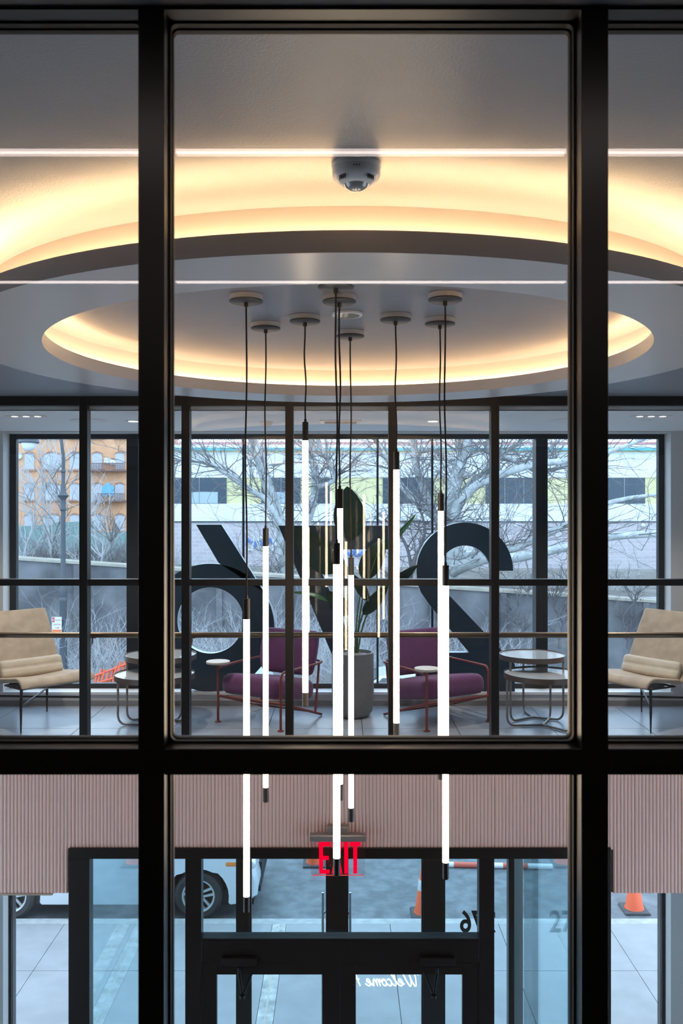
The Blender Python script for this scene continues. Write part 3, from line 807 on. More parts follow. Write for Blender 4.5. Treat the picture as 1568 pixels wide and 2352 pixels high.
# ------------------------------------------------------------------ lounge furniture
M_plum = mat('plum_wool', (0.15, 0.052, 0.142), 0.85, 0, 0.2, var=0.10, vscale=90, bump=0.15, bscale=300, sheen=0.25)
M_red = mat('oxide_red_frame', (0.24, 0.055, 0.045), 0.4)
M_tablet = mat('pale_tablet', (0.72, 0.66, 0.58), 0.45)
def make_armchair():
    t = empty('armchair', (0, 0, 0))
    r = 0.0115; w = 0.345; yf = -0.33
    for sx, top in ((-1, 0.53), (1, 0.0)):
        lg_ = MB()
        if sx < 0: lg_.tube([(sx * w, yf, 0.006), (sx * w, yf, top)], r, 14)
        else: lg_.tube([(sx * w, yf, 0.006), (sx * w, yf, 0.43)], r, 14)
        lg_.lathe([(0, 0), (0.029, 0), (0.029, 0.008), (0.014, 0.012), (0, 0.012)], (sx * w, yf, 0), 20)
        local(lg_, 'leg', M_red, t, smooth=50)
    arm = smooth_path([(w, yf, 0.43), (w, yf + 0.004, 0.462), (w, yf + 0.025, 0.492), (w, yf + 0.06, 0.502), (w + 0.004, -0.1, 0.503), (w + 0.004, 0.22, 0.503), (w - 0.012, 0.345, 0.503), (w - 0.06, 0.395, 0.503), (w - 0.14, 0.415, 0.503), (0, 0.42, 0.503),
                       (-w + 0.14, 0.415, 0.503), (-w + 0.06, 0.395, 0.503), (-w + 0.012, 0.345, 0.503), (-w - 0.004, 0.22, 0.503), (-w - 0.002, -0.1, 0.5), (-w, yf, 0.487)], 5)
    local(MB().tube(arm, r, 12), 'arm_rail', M_red, t, smooth=60)
    local(MB().tube([(-w, yf, 0.24), (w, yf, 0.24)], r * 0.95, 12), 'front_rail', M_red, t, smooth=60)
    for sx in (-1, 1):
        local(MB().tube([(sx * w, yf, 0.24), (sx * (w - 0.02), 0.36, 0.013)], r, 12), 'runner', M_red, t, smooth=60)
        local(MB().tube([(sx * (w - 0.03), 0.27, 0.045), (sx * (w - 0.07), 0.40, 0.50)], r * 0.95, 12), 'back_post', M_red, t, smooth=60)
    for yy, zz in ((-0.2, 0.215), (0.15, 0.10)): local(MB().tube([(-w + 0.005, yy, zz - 0.02), (w - 0.005, yy, zz - 0.02)], 0.008, 10), 'cross_rail', M_red, t, smooth=60)
    M = Matrix.Translation((0, -0.02, 0.30)) @ Matrix.Rotation(math.radians(-10), 4, 'X')
    def sf(p):
        q = p.copy(); q.z += 0.012 * (1 - (p.x / 0.33) ** 2) * (1 if p.z > 0 else 0.3)
        q.x *= 1 - 0.06 * max(0, p.y / 0.33)
        return M @ q
    local(MB().rbox((0, 0, 0), (0.655, 0.64, 0.185), 0.075, 14, sf), 'seat_cushion', M_plum, t, smooth=80, weld=True)
    B = Matrix.Translation((0, 0.325, 0.58)) @ Matrix.Rotation(math.radians(-13), 4, 'X')
    def bf(p):
        q = p.copy(); q.x *= 1.0 - 0.10 * (p.z / 0.22) ** 2 + 0.04 * (p.z / 0.22)
        q.y -= 0.35 * (p.x ** 2)
        q.y += 0.02 * (p.z / 0.22) ** 2
        return B @ q
    local(MB().rbox((0, 0, 0), (0.63, 0.105, 0.42), 0.05, 14, bf), 'backrest', M_plum, t, smooth=80, weld=True)
    local(MB().lathe([(0, 0.53), (0.104, 0.53), (0.108, 0.535), (0.108, 0.548), (0.105, 0.551), (0, 0.551)], (-w, yf, 0), 40), 'tablet', M_tablet, t, smooth=40)
    return t
def place(t, mid_front, yf, rz):
    back = Vector((-math.sin(rz), math.cos(rz), 0)); t.location = Vector(mid_front) - back * yf; t.location.z = 0.0
    t.rotation_euler = (0, 0, rz)
ac1 = make_armchair()
tag(ac1, 'plum armchair with red tube frame and tablet, in front of the numeral six', 'armchair', 'plum armchairs in the lounge')
ac2 = copy_tree(ac1)
tag(ac2, 'plum armchair with red tube frame and tablet, in front of the numeral two', 'armchair', 'plum armchairs in the lounge')
place(ac1, (FLR(502, 1658) + FLR(643, 1680)) / 2, -0.33, math.radians(-31))
place(ac2, (FLR(985, 1680) + FLR(1116, 1658)) / 2, -0.33, math.radians(31))

M_hide = mat('tan_suede', (0.50, 0.40, 0.30), 0.75, 0, 0.25, var=0.13, vscale=9, bump=0.05, bscale=120)
M_cream = mat('cream_leather', (0.64, 0.55, 0.43), 0.5, 0, 0.4, var=0.06, vscale=14)
M_blackleg = mat('black_leg', (0.012, 0.014, 0.018), 0.4)
def loft(mb, secs):
    n = len(secs[0]); vs = [p for s in secs for p in s]; fs = []
    for i in range(len(secs) - 1):
        for k in range(n):
            k2 = (k + 1) % n; fs.append((i * n + k, i * n + k2, (i + 1) * n + k2, (i + 1) * n + k))
    fs.append(tuple(range(n - 1, -1, -1))); m = (len(secs) - 1) * n; fs.append(tuple(range(m, m + n)))
    return mb.add(vs, fs)
def make_lounge_chair():
    t = empty('lounge_chair', (0, 0, 0))
    path = smooth_path([(0, -0.375, 0.385), (0, -0.36, 0.415), (0, -0.30, 0.432), (0, -0.15, 0.412), (0, 0.0, 0.392), (0, 0.10, 0.388), (0, 0.165, 0.42), (0, 0.215, 0.50), (0, 0.29, 0.66), (0, 0.37, 0.83), (0, 0.425, 0.945), (0, 0.44, 0.975)], 4)
    N = len(path); secs = []
    for i, p in enumerate(path):
        tg = (path[min(N - 1, i + 1)] - path[max(0, i - 1)]).normalized()
        nn = Vector((0, -tg.z, tg.y))      # towards the sitter
        s = i / (N - 1)
        w = 0.345 - 0.02 * s - (0.045 * max(0, (s - 0.5) / 0.5))
        e = min(s / 0.035, (1 - s) / 0.06, 1.0)
        w -= 0.05 * (1 - math.sqrt(max(0, 1 - (1 - e) ** 2)))
        th = 0.021 * (0.45 + 0.55 * math.sqrt(max(0, 1 - (1 - e) ** 2)))
        sec = []
        n = 24
        for k in range(n):
            a = 2 * math.pi * k / n
            cx, sx = math.cos(a), math.sin(a)
            X = math.copysign(abs(cx) ** 0.22, cx) * w; Z = math.copysign(abs(sx) ** 0.5, sx) * th
            dish = 0.030 * (X / 0.34) ** 2 * (1.0 if s < 0.42 else 0.45)
            if s < 0.14: dish -= 0.012 * math.cos(X / 0.34 * math.pi) * (1 - s / 0.14)
            sec.append(Vector((X, p.y, p.z)) + nn * (Z + dish))
        secs.append(sec)
    local(loft(MB(), secs), 'shell', M_hide, t, smooth=60)
    B = Matrix.Translation((0, 0.125, 0.485)) @ Matrix.Rotation(math.radians(-22), 4, 'X')
    def pf(p):
        q = p.copy(); q.y += 0.004 * math.sin(p.x * 95) * (1 - abs(p.z) / 0.1) - 0.05 * 0 + 0.0
        if abs(p.z) < 0.012 and p.y < 0: q.y += 0.005
        q.y -= 0.30 * p.x ** 2 * 0.4
        return B @ q
    local(MB().rbox((0, 0, 0), (0.60, 0.075, 0.165), 0.035, 18, pf), 'lumbar_pillow', M_cream, t, smooth=80, weld=True)
    fr = MB()
    L = {'a': (-0.29, -0.29), 'b': (0.29, -0.29), 'c': (0.26, 0.33), 'd': (-0.26, 0.33)}
    for x, y in L.values():
        local(MB().tube([(x, y, 0.0), (x, y, 0.2), (x * 0.97, y * 0.97, 0.372)], [0.006, 0.012, 0.013], 12), 'leg', M_blackleg, t, smooth=60)
    for p, q in (('a', 'c'), ('b', 'd')):
        local(MB().tube([(L[p][0], L[p][1], 0.225), (L[q][0], L[q][1], 0.225)], 0.010, 10), 'stretcher', M_blackleg, t, smooth=60)
    local(MB().tube([(-0.285, -0.285, 0.372), (0.285, -0.285, 0.372), (0.255, 0.10, 0.352), (-0.255, 0.10, 0.352), (-0.285, -0.285, 0.372)], 0.009, 8), 'seat_frame', M_blackleg, t, smooth=60)
    return t
lc1 = make_lounge_chair()
tag(lc1, 'tan suede lounge chair with cream lumbar pillow near the street lamp', 'lounge chair', 'tan lounge chairs at the lounge ends')
lc2 = copy_tree(lc1)
tag(lc2, 'tan suede lounge chair with cream lumbar pillow near the numeral two tables', 'lounge chair', 'tan lounge chairs at the lounge ends')
def anchor(t, corner, world, rz):
    """put one local point of a thing on a floor point"""
    t.rotation_euler = (0, 0, rz); c, n = math.cos(rz), math.sin(rz)
    t.location = (world.x - corner[0] * c + corner[1] * n, world.y - corner[0] * n - corner[1] * c, 0)
anchor(lc1, (-0.29, -0.29), FLR(48, 1684), math.radians(45))
anchor(lc2, (0.29, -0.29), FLR(1494, 1684), math.radians(-55))

M_tray = mat('bronze_tray_rim', (0.16, 0.125, 0.11), 0.4, 0.5)
M_top = mat('pale_table_glass', (0.50, 0.52, 0.52), 0.06, 0, 0.6)
M_tleg = mat('taupe_table_leg', (0.30, 0.285, 0.28), 0.4, 0.3)
def table(c, r, zt, a0, lab, grp):
    t = empty('nesting_table', (c.x, c.y, 0)); tag(t, lab, 'side table', grp)
    local(MB().ring([(r - 0.012, zt - 0.042), (r, zt - 0.042), (r, zt + 0.006), (r - 0.004, zt + 0.006), (r - 0.004, zt - 0.006), (r - 0.012, zt - 0.006)], (0, 0), 64), 'rim', M_tray, t, smooth=40)
    local(MB().lathe([(0, zt - 0.02), (r - 0.004, zt - 0.02), (r - 0.004, zt - 0.003), (0, zt - 0.003)], (0, 0, 0), 64), 'table_top', M_top, t, smooth=40)
    for k in range(3):
        a = math.radians(a0 + 120 * k); u = Vector((math.cos(a), math.sin(a), 0)); q = r - 0.018
        pts = [u * q + Vector((0, 0, zt - 0.03))] + smooth_path([u * q + Vector((0, 0, 0.14)), u * q + Vector((0, 0, 0.09)), u * (q - 0.012) + Vector((0, 0, 0.045)), u * (q - 0.045) + Vector((0, 0, 0.016)), u * (q - 0.09) + Vector((0, 0, 0.012))], 4) + [Vector((0, 0, 0.012))]
        local(MB().tube(pts, 0.010, 10), 'leg', M_tleg, t, smooth=60)
tr = FLR(1222, 1650); tl = FLR(369, 1650)
table(tr, 0.30, 1.9 - 327 * tr.y / F, 95, 'taller round table of the nesting pair near the numeral two', 'nesting tables in the lounge')
table(tl, 0.325, 1.9 - 327 * tl.y / F, 85, 'taller round table of the nesting pair near the numeral six', 'nesting tables in the lounge')
t2 = FLR(1246, 1668); t3 = FLR(355, 1668)
table(t2, 0.34, 1.9 - 370 * t2.y / F, 185, 'lower round table of the nesting pair near the numeral two', 'nesting tables in the lounge')
table(t3, 0.352, 1.9 - 371 * t3.y / F, 175, 'lower round table of the nesting pair near the numeral six', 'nesting tables in the lounge')

# ------------------------------------------------------------------ potted plant
pc_ = FLR(810, 1644); dP = pc_.y
t = empty('potted_plant', (pc_.x, dP, 0)); tag(t, 'broad leaved plant in a tall grey planter between the plum armchairs', 'potted plant')
M_pot = mat('grey_planter', (0.20, 0.21, 0.22), 0.6, var=0.06, vscale=25, bump=0.08, bscale=90)
zt = 1.9 - 321 * dP / F; rt = 48.5 * dP / F
local(MB().lathe([(0, 0), (rt * 0.55, 0), (rt * 0.78, 0.012), (rt * 0.92, 0.05), (rt * 0.99, 0.13), (rt, 0.22), (rt * 0.985, zt - 0.004), (rt * 0.96, zt), (rt * 0.88, zt), (rt * 0.86, zt - 0.03), (0, zt - 0.03)], (0, 0, 0), 48), 'planter', M_pot, t, smooth=50)
M_peb = mat('grey_pebble', (0.30, 0.31, 0.33), 0.6)
rnd = random.Random(4)
for k in range(11):
    a = rnd.uniform(0, 6.28); q = rt * 0.62 * math.sqrt(rnd.uniform(0.1, 1)); s = rnd.uniform(0.018, 0.032)
    local(MB().rbox((q * math.cos(a), q * math.sin(a), zt - 0.03 + s * 0.35), (s * 2, s * 1.5, s), s * 0.48, 4), 'pebble', M_peb, t, smooth=80, weld=True)
M_leaf = mat('dark_leaf', (0.012, 0.034, 0.019), 0.38, 0, 0.5, var=0.25, vscale=12)
M_leaf2 = mat('mid_leaf', (0.05, 0.15, 0.06), 0.32, 0, 0.5, var=0.2, vscale=12)
M_stem = mat('leaf_stem', (0.09, 0.16, 0.06), 0.5)
def leaf(base, tip, wpx, dd0, dd1, bow=0.02, m=M_leaf, face=0.0):
    b = P(base[0], base[1], dP + dd0) - Vector((pc_.x, dP, 0)); e = P(tip[0], tip[1], dP + dd1) - Vector((pc_.x, dP, 0))
    ax = (e - b); Ln = ax.length; ax.normalize()
    view = Vector((0, -1, 0)); side = ax.cross(view).normalized(); nor = side.cross(ax).normalized()
    if face: R = Matrix.Rotation(face, 3, ax); side = R @ side; nor = R @ nor
    hw_ = wpx * dP / F / 2; n = 12; top = []; bot = []
    prof = lambda s: (math.sin(math.pi * s ** 0.8)) ** 0.72 if 0 < s < 1 else 0.02
    rows = []
    for i in range(n + 1):
        s = i / n; c_ = b + ax * Ln * s + nor * bow * math.sin(math.pi * s) + nor * (-0.03) * s * s
        w = max(0.002, hw_ * prof(s))
        rows.append([c_ + side * w * q + nor * (abs(q) * w * 0.22 + 0.003 * math.sin(9 * s * q)) for q in (-1, -0.5, 0, 0.5, 1)])
    vs = [p for r in rows for p in r] + [p - nor * 0.0015 for r in rows for p in r]
    k = len(rows) * 5; fs = []
    for i in range(n):
        for j in range(4):
            a = i * 5 + j; fs.append((a, a + 1, a + 6, a + 5)); fs.append((k + a, k + a + 5, k + a + 6, k + a + 1))
        for j in (0, 4):
            a = i * 5 + j; fs.append((a, a + 5, k + a + 5, k + a) if j == 0 else (a, k + a, k + a + 5, a + 5))
    fs.append(tuple(range(0, 5)) + tuple(range(k + 4, k - 1, -1))); fs.append(tuple(range(n * 5 + 4, n * 5 - 1, -1)) + tuple(range(k + n * 5, k + n * 5 + 5)))
    lf = local(MB().add(vs, fs), 'leaf', m, t, smooth=60)
    return b, lf
def stem(b, bx, r=0.007):
    q0 = Vector((bx, rnd.uniform(-0.03, 0.03), zt - 0.035)); mid = (q0 + b) / 2 + Vector(((q0.x - b.x) * 0.22, 0, 0.02))
    local(MB().tube(smooth_path([q0, mid, b], 6), [r * 1.3 - (r * 0.7) * i / 12 for i in range(13)], 8), 'stem', M_stem, t, smooth=60)
for base, tip, w, d0, d1, m, bx, fc in (
    ((806, 1242), (797, 1116), 74, 0.05, 0.10, M_leaf, 0.00, 0.0), ((766, 1318), (675, 1208), 66, -0.02, -0.06, M_leaf, -0.03, 0.15),
    ((833, 1332), (882, 1236), 52, 0.02, 0.05, M_leaf, 0.02, -0.2), ((833, 1412), (892, 1342), 30, -0.06, -0.10, M_leaf, 0.03, 0.0),
    ((846, 1380), (806, 1316), 24, -0.08, -0.12, M_leaf, 0.02, 0.1), ((801, 1412), (750, 1358), 40, -0.05, -0.12, M_leaf, -0.02, 0.0),
    ((752, 1380), (674, 1356), 13, -0.10, -0.22, M_leaf2, -0.03, 0.9), ((868, 1266), (958, 1184), 17, -0.02, -0.05, M_leaf2, 0.03, 0.6),
    ((888, 1344), (960, 1300), 24, -0.10, -0.16, M_leaf, 0.04, 0.3), ((790, 1330), (772, 1268), 30, 0.08, 0.10, M_leaf, 0.0, 0.0)):
    b, lf = leaf(base, tip, w, d0, d1, 0.02, m, fc); stem(b, bx)

# ------------------------------------------------------------------ the street
M_asph = mat('asphalt', (0.125, 0.14, 0.155), 0.55, 0, 0.5, var=0.30, vscale=5.0, bump=0.12, bscale=50, detail=8)
M_conc = mat('pavement_concrete', (0.29, 0.295, 0.305), 0.6, 0, 0.4, var=0.08, vscale=3.0, bump=0.05, bscale=70, detail=6)
M_curb = mat('curb_stone', (0.36, 0.37, 0.37), 0.7, var=0.15, vscale=9)
M_joint2 = mat('pavement_bed', (0.16, 0.17, 0.18), 0.9)
M_strip2 = mat('paver_strip', (0.42, 0.42, 0.41), 0.8, var=0.35, vscale=7, detail=8)
M_line = mat('yellow_seam', (0.47, 0.44, 0.36), 0.8)
Y0S = D_FAC + 0.3; Y1S = F * 5.7 / (2122 - CY)
YROAD = 24.5
struct(MB().box(-40, 40, Y1S + 0.16, YROAD, RD - 0.3, RD).build('street', M_asph), 'worn grey asphalt roadway in front of the building', 'street')
pv = struct(MB().box(-40, 40, Y0S - 0.35, Y1S, GR - 0.3, GR - 0.03).build('sidewalk', M_joint2), 'concrete sidewalk outside the entrance', 'sidewalk')
struct(MB().box(-40, 40, Y1S, Y1S + 0.16, GR - 0.3, GR).build('curb', M_curb), 'stone curb along the sidewalk', 'curb')
xj = [0.67 + 1.5 * k for k in range(-9, 9)]
xj = [x for x in xj if not (-3.6 < x < -0.5)] + [-2.845, -2.655, -0.955, -0.765]
xj.sort()
yj = [Y0S + 0.0, 9.6, 11.07, Y1S]
for i in range(len(xj) - 1):
    w = xj[i + 1] - xj[i]
    for j in range(3):
        if w < 0.3:
            s_ = MB().box(xj[i] + 0.002, xj[i + 1] - 0.002, yj[j] + 0.003, yj[j + 1] - 0.003, GR - 0.03, GR).build('paver_strip', M_strip2); s_.parent = pv
            xm = (xj[i] + xj[i + 1]) / 2
            q = MB().box(xm - 0.009, xm + 0.009, yj[j], yj[j + 1], GR - 0.001, GR + 0.002).build('seam', M_line, s_)
        else:
            s_ = MB().box(xj[i] + 0.004, xj[i + 1] - 0.004, yj[j] + 0.004, yj[j + 1] - 0.004, GR - 0.03, GR).build('slab', M_conc); s_.parent = pv
struct(MB().box(-40, 40, YROAD, 27.0, RD - 0.3, RD + 0.12).build('sidewalk_far', M_conc), 'sidewalk on the far side of the street', 'sidewalk')

# car -----------------------------------------------------------------
M_paint = mat('white_car_paint', (0.60, 0.64, 0.68), 0.25, 0, 0.5, coat=0.6)
M_tire = mat('tire_rubber', (0.022, 0.022, 0.024), 0.75)
M_rim = mat('alloy_rim', (0.55, 0.57, 0.58), 0.3, 0.7)
M_under = mat('car_underside', (0.01, 0.01, 0.012), 0.9)
M_cglass = mat('car_glass', (0.03, 0.04, 0.05), 0.05, 0, 0.8)
M_head = mat('headlamp', (0.75, 0.78, 0.8), 0.1, 0.3, 0.8)
M_amber = mat('amber_lens', (0.75, 0.22, 0.04), 0.25)
def make_car():
    """nose towards +x, near side towards -y; origin on the road under the front wheel"""
    t = empty('car', (0, 0, 0))
    W_ = 0.92; R = 0.345; wb = 2.68; ra = 0.44
    def arch(cx, z0=0.22):
        a = math.asin((R - z0) / ra) if False else 0
        return [(cx + ra * math.cos(math.radians(th)), R + ra * math.sin(math.radians(th))) for th in range(180 + 14, -15, -12)]
    lo = 0.24
    prof = [(-3.62, 0.42), (-3.58, lo + 0.06), (-wb - 0.45, lo)] + arch(-wb) + [(-wb + 0.46, lo), (-0.46, lo)] + arch(0.0) + [(0.46, lo), (0.72, lo + 0.03), (0.84, 0.36), (0.86, 0.55), (0.80, 0.78), (0.62, 0.93), (0.2, 1.02), (-0.55, 1.09), (-2.4, 1.10), (-3.5, 1.05), (-3.62, 0.9)]
    n = len(prof)
    def sec(y, k, sh): return [(x, y, z - (sh if z > 0.9 else 0)) if not k else (x * 1.0 - 0.05 * (1 if x > 0.6 else 0) + 0.05 * (1 if x < -3.4 else 0), y, z - sh * (1 if z > 0.7 else 0)) for x, z in prof]
    rings = [sec(-W_, True, 0.04), sec(-W_ + 0.05, False, 0.0), sec(W_ - 0.05, False, 0.0), sec(W_, True, 0.04)]
    vs = [p for r in rings for p in r]; fs = [tuple(range(n)), tuple(range(4 * n - 1, 3 * n - 1, -1))]
    for a in range(3):
        for i in range(n):
            j = (i + 1) % n; fs.append((a * n + i, (a + 1) * n + i, (a + 1) * n + j, a * n + j))
    body = local(MB().add(vs, fs), 'body', M_paint, t, smooth=35)
    cab = [(-3.5, 1.05), (-0.45, 1.09), (-1.25, 1.62), (-1.6, 1.68), (-2.7, 1.68), (-3.15, 1.60)]
    y1, y2 = W_ - 0.06, W_ - 0.22
    m = len(cab)
    def cs(sg): return [(x, sg * (y1 if z < 1.2 else y2), z) for x, z in cab]
    A, B = cs(-1), cs(1)
    roof = MB().add(A + B, [tuple(range(m)), tuple(range(2 * m - 1, m - 1, -1))] + [(i, i + m, (i + 1) % m + m, (i + 1) % m) for i in range(m)])
    local(roof, 'cabin', M_paint, t, smooth=35, bevel=0.03)
    for x0, x1, xx0, xx1 in ((-0.75, -1.75, -1.30, -1.78), (-1.85, -3.2, -1.88, -2.85)):
        for sg in (-1, 1):
            q = [(x0, sg * (y1 + 0.004), 1.11), (x1, sg * (y1 + 0.004), 1.11), (xx1, sg * (y2 + 0.022), 1.58), (xx0, sg * (y2 + 0.022), 1.58)]
            p = [(a, b - sg * 0.02, c) for a, b, c in q]
            local(MB().add(q + p, [(0, 1, 2, 3), (7, 6, 5, 4), (0, 4, 5, 1), (1, 5, 6, 2), (2, 6, 7, 3), (3, 7, 4, 0)]), 'side_window', M_cglass, t)
    ws = [(-0.52, -y1 + 0.06, 1.125), (-0.52, y1 - 0.06, 1.125), (-1.20, y2 - 0.02, 1.59), (-1.20, -y2 + 0.02, 1.59)]
    p = [(a + 0.03, b, c + 0.02) for a, b, c in ws]
    local(MB().add(p + ws, [(0, 1, 2, 3), (7, 6, 5, 4), (0, 4, 5, 1), (1, 5, 6, 2), (2, 6, 7, 3), (3, 7, 4, 0)]), 'windshield', M_cglass, t)
    local(MB().box(-3.5, 0.78, -W_ + 0.10, W_ - 0.10, 0.20, 0.40).box(-wb - 0.42, -wb + 0.42, -W_ + 0.30, W_ - 0.30, 0.3, 0.76).box(-0.42, 0.42, -W_ + 0.30, W_ - 0.30, 0.3, 0.76), 'underbody', M_under, t)
    # wheels
    for cx in (0.0, -wb):
        for sg in (-1, 1):
            yy = sg * (W_ - 0.13)
            wl = MB().lathe([(0.225, -0.10), (0.30, -0.115), (0.335, -0.095), (0.345, -0.06), (0.345, 0.06), (0.335, 0.095), (0.30, 0.115), (0.225, 0.10), (0.225, -0.10)], (cx, yy, R), 40, 'y', False)
            wh = local(wl, 'wheel', M_tire, t, smooth=40)
            local(MB().lathe([(0, sg * 0.012), (0.222, sg * 0.012), (0.222, -sg * 0.06), (0, -sg * 0.06)], (cx, yy, R), 32, 'y'), 'brake_disc', M_under, wh)
            sp_ = MB()
            for k in range(5):
                a = 2 * math.pi * k / 5 + 0.3
                u = Vector((math.cos(a), 0, math.sin(a))); v = Vector((-math.sin(a), 0, math.cos(a)))
                c0 = Vector((cx, yy + sg * 0.085, R))
                for s2 in (-1, 1):
                    q = [c0 + u * 0.03 + v * 0.028 * s2 - v * 0.014, c0 + u * 0.03 + v * 0.028 * s2 + v * 0.014, c0 + u * 0.215 + v * 0.045 * s2 + v * 0.018, c0 + u * 0.215 + v * 0.045 * s2 - v * 0.018]
                    p2 = [x - Vector((0, sg * 0.03, 0)) for x in q]
                    sp_.add(q + p2, [(0, 1, 2, 3), (7, 6, 5, 4), (0, 4, 5, 1), (1, 5, 6, 2), (2, 6, 7, 3), (3, 7, 4, 0)])
            sp_.lathe([(0, sg * 0.09), (0.045, sg * 0.088), (0.05, sg * 0.06)], (cx, yy, R), 20, 'y')
            sp_.lathe([(0.205, sg * 0.06), (0.212, sg * 0.098), (0.234, sg * 0.104), (0.234, sg * 0.06)], (cx, yy, R), 40, 'y', False)
            local(sp_, 'rim', M_rim, wh, smooth=35)
    for sg in (-1, 1):
        local(MB().rbox((0.70, sg * (W_ - 0.20), 0.80), (0.24, 0.40, 0.13), 0.05, 6), 'headlamp', M_head, t, smooth=60, weld=True)
        local(MB().rbox((0.47, sg * (W_ - 0.035), 0.81), (0.20, 0.08, 0.09), 0.03, 5), 'indicator', M_amber, t, smooth=60, weld=True)
    local(MB().box(0.80, 0.868, -0.5, 0.5, 0.50, 0.68), 'grille', M_under, t)
    local(MB().box(0.80, 0.872, -0.75, 0.75, 0.36, 0.44), 'bumper_inset', M_under, t)
    return t
car = make_car()
dC = F * 5.82 / (2112 - CY)
car.location = (XW(456, dC), dC + 0.92 - 0.06, RD)
tag(car, 'silver white car parked at the curb outside the entrance', 'car')
for px, yy, rz, lab in ((905, 24.6 - 3.9, math.pi, 'white car parked across the street beneath the numeral two'), (470, 24.6 - 3.9, math.pi, 'white car parked across the street beneath the numeral six')):
    c2 = copy_tree(car); c2.location = (XW(px, 22.8) - 1.6, 23.45, RD); c2.rotation_euler = (0, 0, rz); tag(c2, lab, 'car', 'cars parked across the street')

# traffic cones, barrier pole ------------------------------------------
M_cone = mat('cone_orange', (0.85, 0.13, 0.04), 0.5)
M_conew = mat('cone_collar', (0.75, 0.76, 0.76), 0.4)
M_coneb = mat('cone_base', (0.06, 0.065, 0.07), 0.7)
def cone(loc, lab):
    t = empty('traffic_cone', loc); tag(t, lab, 'traffic cone', 'traffic cones in the street')
    local(MB().prism([(-0.19, 0), (0.19, 0), (0.17, 0.035), (-0.17, 0.035)], -0.19, 0.19), 'base', M_coneb, t, bevel=0.01)
    local(MB().lathe([(0.14, 0.035), (0.125, 0.07), (0.03, 0.70), (0.022, 0.71), (0, 0.71)], (0, 0, 0), 28), 'body', M_cone, t, smooth=50)
    local(MB().lathe([(0.085, 0.36), (0.0865, 0.362), (0.066, 0.50), (0.064, 0.50)], (0, 0, 0), 28), 'collar', M_conew, t, smooth=50)
def rfl(x, y): d = F * (EYE - RD) / (y - CY); return Vector((XW(x, d), d, RD))
cone(rfl(1456, 2090), 'orange traffic cone standing beyond the storefront window far from the parked car')
cone(rfl(972, 2100), 'orange traffic cone at the curb behind the entrance door post')
cone(rfl(722, 1984), 'orange traffic cone in the roadway behind the exit sign')
cone(rfl(1292, 1984), 'orange traffic cone beside the end of the striped barrier pole')
a_, b_ = rfl(985, 1991), rfl(1268, 1997)
t = empty('barrier_pole', ((a_.x + b_.x) / 2, a_.y, RD)); tag(t, 'red and white striped barrier pole lying on the roadway', 'barrier')
M_pr = mat('barrier_red', (0.62, 0.12, 0.08), 0.5); M_pw = mat('barrier_white', (0.75, 0.76, 0.77), 0.5)
n_ = 5
for k in range(n_):
    p, q = a_.lerp(b_, k / n_), a_.lerp(b_, (k + 1) / n_)
    MB().tube([p + Vector((0, 0, 0.045)), q + Vector((0, 0, 0.045))], 0.045, 12).build('stripe', M_pw if k % 2 == 0 else M_pr, t, smooth=50)

# street lamp with parking sign ----------------------------------------
M_iron = mat('lamp_post_iron', (0.065, 0.075, 0.09), 0.5)
dL = 25.2; xp = XW(145, dL); zb = RD + 0.12
t = empty('street_lamp', (xp, dL, zb)); tag(t, 'black cast iron street lamp with curved arm and hanging lantern', 'street lamp')
zz = lambda y: ZW(y, dL)
pr = lambda w: w * dL / F / 2
prof = [(pr(24), zb), (pr(24), zb + 0.35), (pr(19), zb + 0.42), (pr(17), zz(1480)), (pr(16), zz(1385)), (pr(18), zz(1380)), (pr(18), zz(1374)), (pr(15.5), zz(1372)), (pr(17), zz(1362)), (pr(17), zz(1354)), (pr(12), zz(1350)), (pr(11), zz(1250)), (pr(10.5), zz(1174)),
        (pr(15), zz(1171)), (pr(15), zz(1168)), (pr(11), zz(1164)), (pr(13), zz(1155)), (pr(11), zz(1152)), (pr(14), zz(1146)), (pr(27), zz(1138)), (pr(22), zz(1136)), (pr(12), zz(1128)), (pr(12), zz(1114)), (pr(8.5), zz(1110)), (pr(8), zz(1086)), (pr(12), zz(1084)), (pr(12), zz(1081)), (pr(7), zz(1078)), (pr(6), zz(1040))]
MB().lathe(prof, (xp, dL, 0), 24).build('post', M_iron, t, smooth=35)
crook = smooth_path([P(144, 1042, dL), P(142, 1020, dL), P(139, 990, dL), P(130, 955, dL), P(110, 935, dL), P(85, 938, dL), P(68, 960, dL), P(66, 985, dL)], 5)
MB().tube(crook, 0.045, 12).build('arm', M_iron, t, smooth=60)
cl = P(66, 1000, dL); k_ = dL / F
hd = MB().lathe([(0, zz(985)), (0.07, zz(986)), (0.12, zz(996)), (22 * k_, zz(1008)), (24 * k_, zz(1016)), (22 * k_, zz(1018)), (0, zz(1017))], (cl.x, dL, 0), 28).build('lantern_hood', M_iron, t, smooth=40)
M_globe = mat('lamp_globe', (0.78, 0.80, 0.82), 0.2)
MB().lathe([(0, zz(1036)), (7 * k_, zz(1035)), (13 * k_, zz(1030)), (16.5 * k_, zz(1021)), (16.5 * k_, zz(1017.5)), (0, zz(1017.5))], (cl.x, dL, 0), 28).build('lantern_globe', M_globe, hd, smooth=50)
M_sign = mat('sign_white', (0.72, 0.73, 0.74), 0.5); M_signr = mat('sign_red', (0.65, 0.05, 0.07), 0.5); M_signo = mat('sign_orange', (0.85, 0.20, 0.06), 0.5)
dG = dL - 0.2
t = empty('parking_sign', P(130, 1436, dG)); tag(t, 'white and red no parking sign panel beside the street lamp post', 'sign')
MB().box(XW(119, dG), XW(141.5, dG), dG, dG + 0.01, ZW(1453, dG), ZW(1417, dG)).build('plate', M_sign, t)
